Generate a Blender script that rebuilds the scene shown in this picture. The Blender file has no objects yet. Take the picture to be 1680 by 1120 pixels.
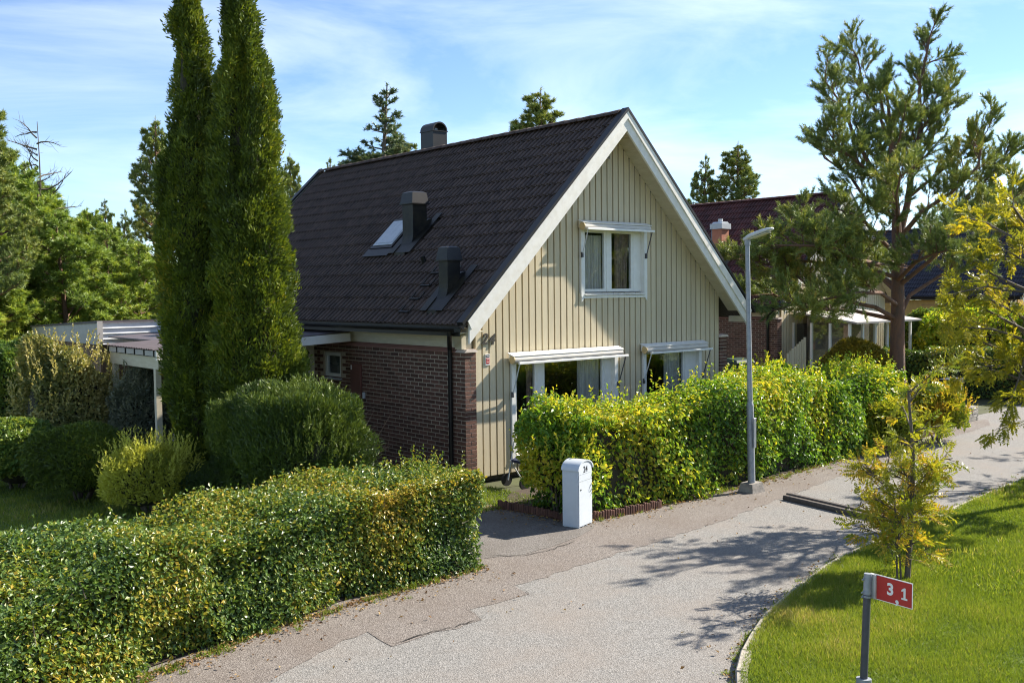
import bpy, math, random
import numpy as np
from mathutils import Matrix, Vector
R_ = math.radians
scene = bpy.context.scene
COL = scene.collection

# ------------------------------------------------------------------ camera
GZ = 2.35
CAM = np.array([-10.614, -13.764, 3.43])
FPX = 1628.1
_yaw, _pit, _rol = R_(40.382), R_(2.946), R_(-0.635)
FW = np.array([math.sin(_yaw) * math.cos(_pit), math.cos(_yaw) * math.cos(_pit), -math.sin(_pit)])
RT = np.array([math.cos(_yaw), -math.sin(_yaw), 0.0])
UP = np.cross(RT, FW)
RT, UP = RT * math.cos(_rol) + UP * math.sin(_rol), UP * math.cos(_rol) - RT * math.sin(_rol)
cam_data = bpy.data.cameras.new('camera')
cam = bpy.data.objects.new('camera', cam_data)
COL.objects.link(cam)
cam.matrix_world = Matrix(((RT[0], UP[0], -FW[0], CAM[0]), (RT[1], UP[1], -FW[1], CAM[1]), (RT[2], UP[2], -FW[2], CAM[2]), (0, 0, 0, 1)))
cam_data.sensor_width = 36.0
cam_data.lens = FPX / 1680.0 * 36.0
cam_data.clip_start = 0.1
cam_data.clip_end = 2000.0
scene.camera = cam


def ray(x, y):
    return FW + RT * (x - 840.0) / FPX - UP * (y - 560.0) / FPX


def dep(x, y, t):
    return CAM + ray(x, y) * t


def plane(x, y, ax, v):
    d = ray(x, y)
    return CAM + d * ((v - CAM[ax]) / d[ax])


def gz(x, y, z=0.0):
    return plane(x, y, 2, z)


def depth_of(p):
    return float(np.dot(np.asarray(p) - CAM, FW))


# ------------------------------------------------------------------ light
SUN_EL, SUN_AZ = 36.5, 12.0          # the sun stands towards +X, turned a little to -Y
sd = np.array([math.cos(R_(SUN_EL)) * math.cos(R_(SUN_AZ)), -math.cos(R_(SUN_EL)) * math.sin(R_(SUN_AZ)), math.sin(R_(SUN_EL))])
sun_data = bpy.data.lights.new('sun', 'SUN')
sun_data.energy = 3.25
sun_data.angle = R_(0.53)
sun_data.color = (1.0, 0.93, 0.82)
sun = bpy.data.objects.new('sun', sun_data)
sun.rotation_euler = Vector(-sd).to_track_quat('-Z', 'Y').to_euler()
sun.location = (20, -5, 20)
COL.objects.link(sun)

world = bpy.data.worlds.new('World')
scene.world = world
world.use_nodes = True
nt = world.node_tree
nt.nodes.clear()
w_out = nt.nodes.new('ShaderNodeOutputWorld')
w_bg = nt.nodes.new('ShaderNodeBackground')
w_bg.inputs['Strength'].default_value = 0.055
sky = nt.nodes.new('ShaderNodeTexSky')
sky.sky_type = 'NISHITA'
sky.sun_disc = False
sky.sun_elevation = R_(SUN_EL)
sky.sun_rotation = R_(90 + SUN_AZ)
sky.altitude = 0
sky.air_density = 0.8
sky.dust_density = 0.0
sky.ozone_density = 3.6
tc = nt.nodes.new('ShaderNodeTexCoord')
mp = nt.nodes.new('ShaderNodeMapping')
mp.inputs['Rotation'].default_value = (R_(8), R_(-10), R_(25))
mp.inputs['Scale'].default_value = (1.0, 2.0, 6.0)
n1 = nt.nodes.new('ShaderNodeTexNoise')
n1.inputs['Scale'].default_value = 1.6
n1.inputs['Detail'].default_value = 8
n1.inputs['Roughness'].default_value = 0.58
n1.inputs['Distortion'].default_value = 0.6
cr = nt.nodes.new('ShaderNodeValToRGB')
cr.color_ramp.elements[0].position = 0.43
cr.color_ramp.elements[0].color = (0, 0, 0, 1)
cr.color_ramp.elements[1].position = 0.92
cr.color_ramp.elements[1].color = (0.54, 0.54, 0.54, 1)
mixw = nt.nodes.new('ShaderNodeMixRGB')
mixw.inputs['Color2'].default_value = (9.2, 9.5, 10.0, 1)
L = nt.links.new
L(tc.outputs['Generated'], mp.inputs['Vector'])
L(mp.outputs['Vector'], n1.inputs['Vector'])
L(n1.outputs['Fac'], cr.inputs['Fac'])
L(cr.outputs['Color'], mixw.inputs['Fac'])
L(sky.outputs['Color'], mixw.inputs['Color1'])
L(mixw.outputs['Color'], w_bg.inputs['Color'])
L(w_bg.outputs['Background'], w_out.inputs['Surface'])

vs = scene.view_settings
scene.display_settings.display_device = 'sRGB'
vs.view_transform = 'Standard'
vs.look = 'None'
vs.exposure = 1.95
vs.gamma = 1.0
vs.use_curve_mapping = False
try:
    scene.cycles.use_denoising = True
    scene.cycles.filter_width = 1.1
    scene.cycles.max_bounces = 6
    scene.cycles.transparent_max_bounces = 8
    scene.cycles.transmission_bounces = 4
    scene.cycles.caustics_reflective = False
    scene.cycles.caustics_refractive = False
except Exception:
    pass

# ------------------------------------------------------------------ materials
MATS = {}


def _nodes(name):
    m = bpy.data.materials.new(name)
    m.use_nodes = True
    n = m.node_tree.nodes
    n.clear()
    out = n.new('ShaderNodeOutputMaterial')
    return m, m.node_tree, n, m.node_tree.links.new, out


def surf(name, col, rough=0.6, col2=None, scale=6.0, detail=6, spec=0.4, metal=0.0, bump=0.0, bscale=60.0, pv=0.0, stretch=None, coat=0.0, contrast=(0.35, 0.65), spot=None):
    """Noise-varied surface; pv = brightness variation per object / per piece; spot = (colour, scale, threshold) stains."""
    if name in MATS:
        return MATS[name]
    m, t, n, ln, out = _nodes(name)
    b = n.new('ShaderNodeBsdfPrincipled')
    ln(b.outputs[0], out.inputs['Surface'])
    b.inputs['Roughness'].default_value = rough
    b.inputs['Specular IOR Level'].default_value = spec
    b.inputs['Metallic'].default_value = metal
    if coat:
        b.inputs['Coat Weight'].default_value = coat
        b.inputs['Coat Roughness'].default_value = 0.12
    geo = n.new('ShaderNodeNewGeometry')
    vec = geo.outputs['Position']
    if stretch:
        mpn = n.new('ShaderNodeMapping')
        mpn.inputs['Scale'].default_value = stretch
        ln(vec, mpn.inputs['Vector'])
        vec = mpn.outputs['Vector']
    nz = n.new('ShaderNodeTexNoise')
    nz.inputs['Scale'].default_value = scale
    nz.inputs['Detail'].default_value = detail
    nz.inputs['Roughness'].default_value = 0.62
    ln(vec, nz.inputs['Vector'])
    rp = n.new('ShaderNodeValToRGB')
    c2 = col2 or tuple(c * 0.82 for c in col)
    rp.color_ramp.elements[0].position = contrast[0]
    rp.color_ramp.elements[1].position = contrast[1]
    rp.color_ramp.elements[0].color = (*c2, 1)
    rp.color_ramp.elements[1].color = (*col, 1)
    ln(nz.outputs['Fac'], rp.inputs['Fac'])
    c_out = rp.outputs['Color']
    if spot:
        sc, ss, th = spot
        n2 = n.new('ShaderNodeTexNoise')
        n2.inputs['Scale'].default_value = ss
        n2.inputs['Detail'].default_value = 8
        n2.inputs['Roughness'].default_value = 0.7
        ln(geo.outputs['Position'], n2.inputs['Vector'])
        r2 = n.new('ShaderNodeValToRGB')
        r2.color_ramp.elements[0].position = th
        r2.color_ramp.elements[1].position = min(0.99, th + 0.14)
        ln(n2.outputs['Fac'], r2.inputs['Fac'])
        mx = n.new('ShaderNodeMixRGB')
        mx.inputs['Color2'].default_value = (*sc, 1)
        ln(r2.outputs['Color'], mx.inputs['Fac'])
        ln(c_out, mx.inputs['Color1'])
        c_out = mx.outputs['Color']
    if pv:
        oi = n.new('ShaderNodeObjectInfo')
        at = n.new('ShaderNodeAttribute')
        at.attribute_name = 'rnd'
        ad = n.new('ShaderNodeMath')
        ad.operation = 'ADD'
        ln(oi.outputs['Random'], ad.inputs[0])
        ln(at.outputs['Fac'], ad.inputs[1])
        fr = n.new('ShaderNodeMath')
        fr.operation = 'FRACT'
        ln(ad.outputs[0], fr.inputs[0])
        mr = n.new('ShaderNodeMapRange')
        mr.inputs['To Min'].default_value = 1.0 - pv
        mr.inputs['To Max'].default_value = 1.0 + pv
        ln(fr.outputs[0], mr.inputs['Value'])
        mu = n.new('ShaderNodeMixRGB')
        mu.blend_type = 'MULTIPLY'
        mu.inputs['Fac'].default_value = 1.0
        ln(c_out, mu.inputs['Color1'])
        ln(mr.outputs['Result'], mu.inputs['Color2'])
        c_out = mu.outputs['Color']
    ln(c_out, b.inputs['Base Color'])
    if bump:
        bz = n.new('ShaderNodeTexNoise')
        bz.inputs['Scale'].default_value = bscale
        bz.inputs['Detail'].default_value = 4
        ln(vec, bz.inputs['Vector'])
        bp = n.new('ShaderNodeBump')
        bp.inputs['Strength'].default_value = bump
        bp.inputs['Distance'].default_value = 0.01
        ln(bz.outputs['Fac'], bp.inputs['Height'])
        ln(bp.outputs['Normal'], b.inputs['Normal'])
    MATS[name] = m
    return m


def leafmat(name, stops, rough=0.45, trans=0.35, spec=0.45, tgain=(1.25, 1.2, 0.6)):
    """Leaf: colour picked by the per-leaf attribute rnd; diffuse + translucent."""
    if name in MATS:
        return MATS[name]
    m, t, n, ln, out = _nodes(name)
    at = n.new('ShaderNodeAttribute')
    at.attribute_name = 'rnd'
    rp = n.new('ShaderNodeValToRGB')
    els = rp.color_ramp.elements
    els[0].position, els[0].color = stops[0][0], (*stops[0][1], 1)
    els[1].position, els[1].color = stops[-1][0], (*stops[-1][1], 1)
    for p, c in stops[1:-1]:
        e = els.new(p)
        e.color = (*c, 1)
    ln(at.outputs['Fac'], rp.inputs['Fac'])
    b = n.new('ShaderNodeBsdfPrincipled')
    b.inputs['Roughness'].default_value = rough
    b.inputs['Specular IOR Level'].default_value = spec
    ln(rp.outputs['Color'], b.inputs['Base Color'])
    mu = n.new('ShaderNodeMixRGB')
    mu.blend_type = 'MULTIPLY'
    mu.inputs['Fac'].default_value = 1
    mu.inputs['Color2'].default_value = (*tgain, 1)
    ln(rp.outputs['Color'], mu.inputs['Color1'])
    tr = n.new('ShaderNodeBsdfTranslucent')
    ln(mu.outputs['Color'], tr.inputs['Color'])
    mx = n.new('ShaderNodeMixShader')
    mx.inputs['Fac'].default_value = trans
    ln(b.outputs[0], mx.inputs[1])
    ln(tr.outputs[0], mx.inputs[2])
    ln(mx.outputs[0], out.inputs['Surface'])
    MATS[name] = m
    return m


def glassmat(name='window_glass', tint=(0.88, 0.9, 0.9)):
    if name in MATS:
        return MATS[name]
    m, t, n, ln, out = _nodes(name)
    lw = n.new('ShaderNodeLayerWeight')
    lw.inputs['Blend'].default_value = 0.5
    pw = n.new('ShaderNodeMath'); pw.operation = 'POWER'; pw.inputs[1].default_value = 4.0
    ln(lw.outputs['Facing'], pw.inputs[0])
    fr = n.new('ShaderNodeMath'); fr.operation = 'MULTIPLY_ADD'; fr.inputs[1].default_value = 0.9; fr.inputs[2].default_value = 0.055
    ln(pw.outputs[0], fr.inputs[0])
    gl = n.new('ShaderNodeBsdfGlossy')
    gl.inputs['Roughness'].default_value = 0.01
    gl.inputs['Color'].default_value = (0.95, 0.97, 1, 1)
    tr = n.new('ShaderNodeBsdfTransparent')
    tr.inputs['Color'].default_value = (*tint, 1)
    mx = n.new('ShaderNodeMixShader')
    ln(fr.outputs[0], mx.inputs[0])
    ln(tr.outputs[0], mx.inputs[1])
    ln(gl.outputs[0], mx.inputs[2])
    ln(mx.outputs[0], out.inputs['Surface'])
    MATS[name] = m
    return m


# ------------------------------------------------------------------ mesh helpers
def mesh_np(name, V, loops, sizes, mat=None, smooth=False, rnd=None):
    """V (n,3), loops flat vertex indices, sizes per polygon."""
    me = bpy.data.meshes.new(name)
    V = np.ascontiguousarray(V, dtype=np.float32)
    loops = np.ascontiguousarray(loops, dtype=np.int32)
    sizes = np.ascontiguousarray(sizes, dtype=np.int32)
    me.vertices.add(len(V))
    me.vertices.foreach_set('co', V.ravel())
    me.loops.add(len(loops))
    me.loops.foreach_set('vertex_index', loops)
    me.polygons.add(len(sizes))
    st = np.zeros(len(sizes), np.int32)
    st[1:] = np.cumsum(sizes)[:-1]
    me.polygons.foreach_set('loop_start', st)
    me.polygons.foreach_set('use_smooth', np.full(len(sizes), bool(smooth)))
    if rnd is not None:
        a = me.attributes.new('rnd', 'FLOAT', 'POINT')
        a.data.foreach_set('value', np.ascontiguousarray(rnd, dtype=np.float32))
    me.update(calc_edges=True)
    if mat is not None:
        me.materials.append(mat)
    return me


def link(name, me, parent=None, loc=(0, 0, 0), rot=(0, 0, 0)):
    o = bpy.data.objects.new(name, me)
    COL.objects.link(o)
    o.location = loc
    o.rotation_euler = rot
    if parent is not None:
        o.parent = parent
    return o


def thing(name, label, cat, loc=(0, 0, 0), rotz=0.0, group=None):
    o = bpy.data.objects.new(name, None)
    COL.objects.link(o)
    o.location = loc
    o.rotation_euler = (0, 0, rotz)
    o.empty_display_size = 0.2
    tag(o, label, cat, group)
    return o


def tag(o, label=None, cat=None, group=None, kind=None):
    if label: o['label'] = label
    if cat: o['category'] = cat
    if group: o['group'] = group
    if kind: o['kind'] = kind
    return o


class MB:
    def __init__(s):
        s.V, s.F, s.r = [], [], []
        s.cur = 0.0

    def add(s, vs_, fs):
        k = len(s.V)
        s.V += [tuple(map(float, v)) for v in vs_]
        s.r += [s.cur] * len(vs_)
        s.F += [tuple(i + k for i in f) for f in fs]
        return s

    def box(s, x0, x1, y0, y1, z0, z1):
        x0, x1 = min(x0, x1), max(x0, x1); y0, y1 = min(y0, y1), max(y0, y1); z0, z1 = min(z0, z1), max(z0, z1)
        return s.add([(x0, y0, z0), (x1, y0, z0), (x1, y1, z0), (x0, y1, z0), (x0, y0, z1), (x1, y0, z1), (x1, y1, z1), (x0, y1, z1)],
                     [(0, 3, 2, 1), (4, 5, 6, 7), (0, 1, 5, 4), (1, 2, 6, 5), (2, 3, 7, 6), (3, 0, 4, 7)])

    def bbox(s, x0, x1, y0, y1, z0, z1, b=0.01):
        """box with chamfered vertical and top edges"""
        x0, x1 = min(x0, x1), max(x0, x1); y0, y1 = min(y0, y1), max(y0, y1); z0, z1 = min(z0, z1), max(z0, z1)
        def ring(i, z): return [(x0 + i, y0 + b, z), (x0 + b, y0 + i, z), (x1 - b, y0 + i, z), (x1 - i, y0 + b, z), (x1 - i, y1 - b, z), (x1 - b, y1 - i, z), (x0 + b, y1 - i, z), (x0 + i, y1 - b, z)]
        v = ring(0, z0) + ring(0, z1 - b) + ring(b, z1)
        f = [tuple(range(7, -1, -1)), tuple(range(16, 24))]
        for q in (0, 8):
            f += [(q + i, q + (i + 1) % 8, q + 8 + (i + 1) % 8, q + 8 + i) for i in range(8)]
        return s.add(v, f)

    def prism(s, poly, ax, a, b):
        """2D polygon (in the two other axes, in order) extruded along axis ax."""
        n = len(poly)
        def p3(p, h):
            q = list(p); q.insert(ax, h); return tuple(q)
        v = [p3(p, a) for p in poly] + [p3(p, b) for p in poly]
        f = [tuple(range(n)), tuple(range(2 * n - 1, n - 1, -1))]
        f += [(i, i + n, (i + 1) % n + n, (i + 1) % n) for i in range(n)]
        return s.add(v, f)

    def quad(s, *p):
        return s.add(p, [tuple(range(len(p)))])

    def slab(s, a, b, c, d, t):
        """quad a b c d thickened along its normal by t"""
        A, B, Cc, D = map(lambda q: np.array(q, float), (a, b, c, d))
        n = np.cross(B - A, D - A); n /= np.linalg.norm(n)
        o = n * t
        v = [A, B, Cc, D, A + o, B + o, Cc + o, D + o]
        return s.add(v, [(3, 2, 1, 0), (4, 5, 6, 7), (0, 1, 5, 4), (1, 2, 6, 5), (2, 3, 7, 6), (3, 0, 4, 7)])

    def tube(s, pts, rad, n=8, cap=True):
        pts = [np.array(p, float) for p in pts]
        m = len(pts)
        rads = rad if hasattr(rad, '__len__') else [rad] * m
        v, f = [], []
        pu = None
        for i, p in enumerate(pts):
            d = pts[min(i + 1, m - 1)] - pts[max(i - 1, 0)]
            d = d / (np.linalg.norm(d) + 1e-9)
            if pu is None:
                u = np.cross(d, (0, 0, 1.0))
                if np.linalg.norm(u) < 1e-3: u = np.cross(d, (1.0, 0, 0))
            else:
                u = pu - d * np.dot(pu, d)
            u /= np.linalg.norm(u) + 1e-9
            pu = u
            w = np.cross(d, u)
            for k in range(n):
                a = 2 * math.pi * k / n
                v.append(p + (u * math.cos(a) + w * math.sin(a)) * rads[i])
        for i in range(m - 1):
            for k in range(n):
                f.append((i * n + k, i * n + (k + 1) % n, (i + 1) * n + (k + 1) % n, (i + 1) * n + k))
        if cap:
            f.append(tuple(range(n - 1, -1, -1)))
            f.append(tuple(range((m - 1) * n, m * n)))
        return s.add(v, f)

    def lathe(s, prof, n=16, c=(0, 0)):
        v, f = [], []
        for r, z in prof:
            for k in range(n):
                a = 2 * math.pi * k / n
                v.append((c[0] + r * math.cos(a), c[1] + r * math.sin(a), z))
        m = len(prof)
        for i in range(m - 1):
            for k in range(n):
                f.append((i * n + k, i * n + (k + 1) % n, (i + 1) * n + (k + 1) % n, (i + 1) * n + k))
        f.append(tuple(range(n - 1, -1, -1)))
        f.append(tuple(range((m - 1) * n, m * n)))
        return s.add(v, f)

    def mesh(s, name, mat=None, smooth=False):
        sizes = [len(f) for f in s.F]
        loops = [i for f in s.F for i in f]
        return mesh_np(name, np.array(s.V, np.float32).reshape(-1, 3), loops, sizes, mat, smooth, s.r if any(s.r) else None)

    def build(s, name, mat, parent=None, smooth=False, loc=(0, 0, 0), rot=(0, 0, 0)):
        return link(name, s.mesh(name, mat, smooth), parent, loc, rot)


def smooth_angle(o, ang=40):
    o.data.polygons.foreach_set('use_smooth', np.ones(len(o.data.polygons), bool))
    try:
        o.data.set_sharp_from_angle(angle=R_(ang))
    except Exception:
        pass
    return o


def nrm(a):
    return a / (np.linalg.norm(a, axis=-1, keepdims=True) + 1e-9)


class Fourier:
    """cheap smooth noise, about -1..1"""
    def __init__(s, rng, freq, n=14):
        s.k = rng.normal(size=(n, 3)) * freq
        s.p = rng.uniform(0, 6.28, n)
        s.n = n

    def __call__(s, P):
        return np.sin(P @ s.k.T + s.p).sum(1) / math.sqrt(s.n * 0.5) * 0.5


def leaf_arrays(P, D, N, Ln, W, fold=0.22):
    S = nrm(np.cross(D, N))
    N2 = np.cross(S, D)
    Ln = Ln[:, None]; W = W[:, None]
    a = P
    mid = P + D * Ln * 0.48
    b = mid + S * W * 0.5 + N2 * W * fold
    c = P + D * Ln - N2 * Ln * 0.12
    d = mid - S * W * 0.5 + N2 * W * fold
    V = np.stack([a, b, c, d], 1).reshape(-1, 3)
    n = len(P)
    base = (np.arange(n) * 4)[:, None]
    Fc = (base + np.array([0, 2, 1, 0, 3, 2])).reshape(-1)
    return V, Fc


def leaf_obj(name, P, D, N, Ln, W, mat, parent, rnd, fold=0.22):
    V, Fc = leaf_arrays(P, D, N, Ln, W, fold)
    me = mesh_np(name, V, Fc, np.full(len(P) * 2, 3), mat, False, np.repeat(rnd, 4))
    return link(name, me, parent)


def needle_arrays(P, D, Ln, W, rng):
    S = nrm(np.cross(D, rng.normal(size=P.shape)))
    V = np.stack([P - S * W[:, None] / 2, P + S * W[:, None] / 2, P + D * Ln[:, None]], 1).reshape(-1, 3)
    return V, np.arange(len(V))


def rnd_dirs(rng, n):
    return nrm(rng.normal(size=(n, 3)))


# ------------------------------------------------------------------ palette
M_BEIGE = surf('beige_painted_board', (0.61, 0.52, 0.355), 0.6, (0.56, 0.475, 0.32), 3.0, stretch=(6, 6, 0.6), pv=0.06, bump=0.15, bscale=40, spot=((0.42, 0.36, 0.25), 5, 0.66))
M_BEIGE_SHADED = surf('beige_board_painted_shade', (0.36, 0.30, 0.19), 0.7, stretch=(6, 6, 0.6))  # same paint as the boards, recess shade put into a darker colour
M_CREAM = surf('cream_painted_wood', (0.60, 0.54, 0.41), 0.6, (0.52, 0.46, 0.33), 4, stretch=(1, 1, 4))
M_WHITE = surf('white_painted_wood', (0.80, 0.79, 0.75), 0.45, (0.74, 0.73, 0.68), 8)
M_WHITE_OLD = surf('weathered_white_board', (0.78, 0.75, 0.69), 0.55, (0.66, 0.62, 0.54), 7, contrast=(0.25, 0.6), spot=((0.42, 0.37, 0.28), 16, 0.66))
M_BRICK = surf('dark_brown_brick', (0.150, 0.070, 0.046), 0.85, (0.090, 0.046, 0.034), 28, pv=0.35, bump=0.5, bscale=120)
M_MORTAR = surf('pale_mortar', (0.46, 0.38, 0.29), 0.95, (0.37, 0.30, 0.22), 30, bump=0.4)
M_TILE = surf('charcoal_roof_tile', (0.100, 0.070, 0.057), 0.62, (0.052, 0.038, 0.033), 5, pv=0.12, bump=0.3, bscale=180, spec=0.25, spot=((0.085, 0.072, 0.05), 7, 0.66))
M_TILE_RED = surf('dark_red_roof_tile', (0.105, 0.032, 0.026), 0.65, (0.06, 0.022, 0.02), 4, pv=0.25, bump=0.3, bscale=180)
M_TILE_BLUE = surf('blue_black_roof_tile', (0.035, 0.033, 0.045), 0.5, (0.025, 0.024, 0.034), 4, pv=0.2)
M_BLACK = surf('black_sheet_metal', (0.012, 0.011, 0.012), 0.42, (0.018, 0.017, 0.016), 5, spec=0.32)
M_BLACK_MOSS = surf('black_sheet_metal_weathered', (0.009, 0.009, 0.009), 0.45, (0.030, 0.026, 0.016), 3, contrast=(0.3, 0.55), spec=0.25)
M_RUST = surf('oxide_red_sheet_metal', (0.32, 0.15, 0.12), 0.6, (0.26, 0.12, 0.095), 6)
M_CABINET = surf('brown_red_metal', (0.15, 0.060, 0.045), 0.5, (0.13, 0.052, 0.04), 5)
M_GALV = surf('galvanised_steel', (0.30, 0.32, 0.345), 0.5, (0.23, 0.25, 0.275), 14, metal=0.3)
M_GREYP = surf('grey_lamp_paint', (0.48, 0.50, 0.51), 0.4, (0.54, 0.56, 0.57), 9)
M_DGREY = surf('dark_grey_coated_steel', (0.055, 0.055, 0.065), 0.5, (0.075, 0.072, 0.08), 22)
M_CONC = surf('rough_concrete', (0.33, 0.30, 0.26), 0.95, (0.20, 0.18, 0.16), 12, bump=0.6)
M_STONE = surf('kerb_concrete', (0.40, 0.36, 0.30), 0.9, (0.28, 0.25, 0.20), 14, bump=0.5, pv=0.12)
M_TAN = surf('tan_plastic_cap', (0.60, 0.46, 0.24), 0.5)
M_GLASS = glassmat()
M_CURTAIN = surf('pale_grey_curtain', (0.80, 0.76, 0.70), 0.9, (0.55, 0.51, 0.46), 3, stretch=(9, 9, 0.3))
M_CURTAIN_D = surf('brown_patterned_curtain', (0.45, 0.32, 0.26), 0.9, (0.22, 0.15, 0.13), 9)
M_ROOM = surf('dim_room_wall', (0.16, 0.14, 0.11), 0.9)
M_BARK_PINE = surf('pine_bark', (0.20, 0.105, 0.065), 0.95, (0.11, 0.075, 0.06), 9, bump=1.0, bscale=30, stretch=(1, 1, 0.35))
M_BARK_G = surf('grey_brown_bark', (0.15, 0.12, 0.09), 0.95, (0.09, 0.075, 0.06), 14, bump=0.8)
M_DARK_CORE = surf('shade_dark_twig_core', (0.045, 0.04, 0.022), 0.95, (0.025, 0.024, 0.014), 12)  # for solid foliage cores, inner shade put into the dark twig colour
M_RED = surf('red_sign_face', (0.46, 0.028, 0.022), 0.4, (0.42, 0.025, 0.02), 10)
M_SIGNW = surf('white_sign_print', (0.82, 0.80, 0.76), 0.5)
M_INK = surf('black_print', (0.02, 0.02, 0.022), 0.5)
M_IRON = surf('blackened_iron', (0.10, 0.09, 0.08), 0.45, metal=0.5)
M_MAILBOX = surf('white_powder_coated_steel', (0.52, 0.56, 0.60), 0.4, (0.48, 0.52, 0.56), 6, spot=((0.38, 0.38, 0.36), 14, 0.68))
M_GREENPL = surf('dark_green_plastic', (0.02, 0.045, 0.025), 0.45)
M_PINK = surf('salmon_painted_brick', (0.50, 0.20, 0.12), 0.8, (0.44, 0.17, 0.10), 9)
M_YELLOWW = surf('ochre_painted_wall', (0.55, 0.34, 0.10), 0.7)
M_SOIL = surf('dark_garden_soil', (0.075, 0.052, 0.035), 0.98, (0.04, 0.03, 0.022), 18, bump=1.0, bscale=45)
M_EDGE = surf('red_brown_log_roll', (0.13, 0.058, 0.038), 0.85, (0.075, 0.038, 0.028), 20, pv=0.3, stretch=(1, 1, 0.3))
M_TIMBER = surf('weathered_dark_timber', (0.11, 0.09, 0.075), 0.85, (0.06, 0.05, 0.045), 14, pv=0.2, stretch=(2, 2, 2))
M_ALU = surf('pale_profiled_sheet', (0.62, 0.63, 0.65), 0.45, (0.56, 0.57, 0.59), 5)
M_GREYFAS = surf('grey_beige_fascia', (0.46, 0.43, 0.40), 0.7, (0.40, 0.37, 0.34), 5)
M_ROOFFELT = surf('dark_corrugated_roofing', (0.11, 0.09, 0.10), 0.6, (0.08, 0.07, 0.075), 4)
M_BROWNBOARD = surf('brown_stained_boards', (0.24, 0.15, 0.09), 0.8, (0.18, 0.11, 0.07), 8, pv=0.15)


def ground_mats():
    # light chip-seal asphalt: coloured aggregate by voronoi
    for nm, base, lo, hi, tint in (('light_chipseal_asphalt', (0.195, 0.187, 0.174), (0.12, 0.115, 0.107), (0.28, 0.268, 0.25), (0.225, 0.19, 0.16)),
                                   ('old_pink_brown_asphalt', (0.172, 0.150, 0.132), (0.105, 0.09, 0.08), (0.25, 0.222, 0.20), (0.135, 0.105, 0.085)),
                                   ('driveway_asphalt', (0.155, 0.14, 0.125), (0.095, 0.088, 0.08), (0.22, 0.20, 0.185), (0.10, 0.085, 0.07))):
        m, t, n, ln, out = _nodes(nm)
        b = n.new('ShaderNodeBsdfPrincipled')
        b.inputs['Roughness'].default_value = 0.9
        b.inputs['Specular IOR Level'].default_value = 0.25
        ln(b.outputs[0], out.inputs['Surface'])
        geo = n.new('ShaderNodeNewGeometry')
        vo = n.new('ShaderNodeTexVoronoi')
        vo.inputs['Scale'].default_value = 85
        ln(geo.outputs['Position'], vo.inputs['Vector'])
        sep = n.new('ShaderNodeSeparateColor')
        ln(vo.outputs['Color'], sep.inputs[0])
        rp = n.new('ShaderNodeValToRGB')
        rp.color_ramp.elements[0].color = (*lo, 1)
        rp.color_ramp.elements[1].color = (*hi, 1)
        e = rp.color_ramp.elements.new(0.5)
        e.color = (*base, 1)
        ln(sep.outputs[0], rp.inputs['Fac'])
        nz = n.new('ShaderNodeTexNoise')
        nz.inputs['Scale'].default_value = 0.9
        nz.inputs['Detail'].default_value = 9
        nz.inputs['Roughness'].default_value = 0.65
        ln(geo.outputs['Position'], nz.inputs['Vector'])
        r2 = n.new('ShaderNodeValToRGB')
        r2.color_ramp.elements[0].position = 0.42
        r2.color_ramp.elements[1].position = 0.72
        ln(nz.outputs['Fac'], r2.inputs['Fac'])
        mx = n.new('ShaderNodeMixRGB')
        mx.inputs['Color2'].default_value = (*tint, 1)
        sc = n.new('ShaderNodeMath')
        sc.operation = 'MULTIPLY'
        sc.inputs[1].default_value = 0.6
        ln(r2.outputs['Color'], sc.inputs[0])
        ln(sc.outputs[0], mx.inputs['Fac'])
        ln(rp.outputs['Color'], mx.inputs['Color1'])
        n3 = n.new('ShaderNodeTexNoise')
        n3.inputs['Scale'].default_value = 130
        n3.inputs['Detail'].default_value = 3
        ln(geo.outputs['Position'], n3.inputs['Vector'])
        m3 = n.new('ShaderNodeMapRange')
        m3.inputs['From Min'].default_value = 0.3
        m3.inputs['From Max'].default_value = 0.7
        m3.inputs['To Min'].default_value = 0.7
        m3.inputs['To Max'].default_value = 1.3
        ln(n3.outputs['Fac'], m3.inputs['Value'])
        mm = n.new('ShaderNodeMixRGB')
        mm.blend_type = 'MULTIPLY'
        mm.inputs['Fac'].default_value = 1
        ln(mx.outputs['Color'], mm.inputs['Color1'])
        ln(m3.outputs['Result'], mm.inputs['Color2'])
        ln(mm.outputs['Color'], b.inputs['Base Color'])
        bp = n.new('ShaderNodeBump')
        bp.inputs['Strength'].default_value = 0.7
        bp.inputs['Distance'].default_value = 0.006
        ln(vo.outputs['Distance'], bp.inputs['Height'])
        ln(bp.outputs['Normal'], b.inputs['Normal'])
        MATS[nm] = m


ground_mats()
M_LAWN = surf('mown_lawn', (0.12, 0.165, 0.025), 0.95, (0.075, 0.115, 0.018), 3.0, bump=1.0, bscale=70, spot=((0.14, 0.15, 0.03), 7, 0.55))
M_GROUND = surf('rough_ground', (0.075, 0.085, 0.03), 0.98, (0.05, 0.05, 0.025), 1.5, bump=0.8, bscale=20)

# ------------------------------------------------------------------ the setting: ground, road, lawn, kerb
def sheet(name, poly, z, mat, kind='structure'):
    V = [(p[0], p[1], z) for p in poly]
    me = mesh_np(name, V, list(range(len(V))), [len(V)], mat)
    o = link(name, me)
    if me.polygons[0].normal.z < 0:
        me.flip_normals()
    tag(o, kind=kind)
    return o


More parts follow.
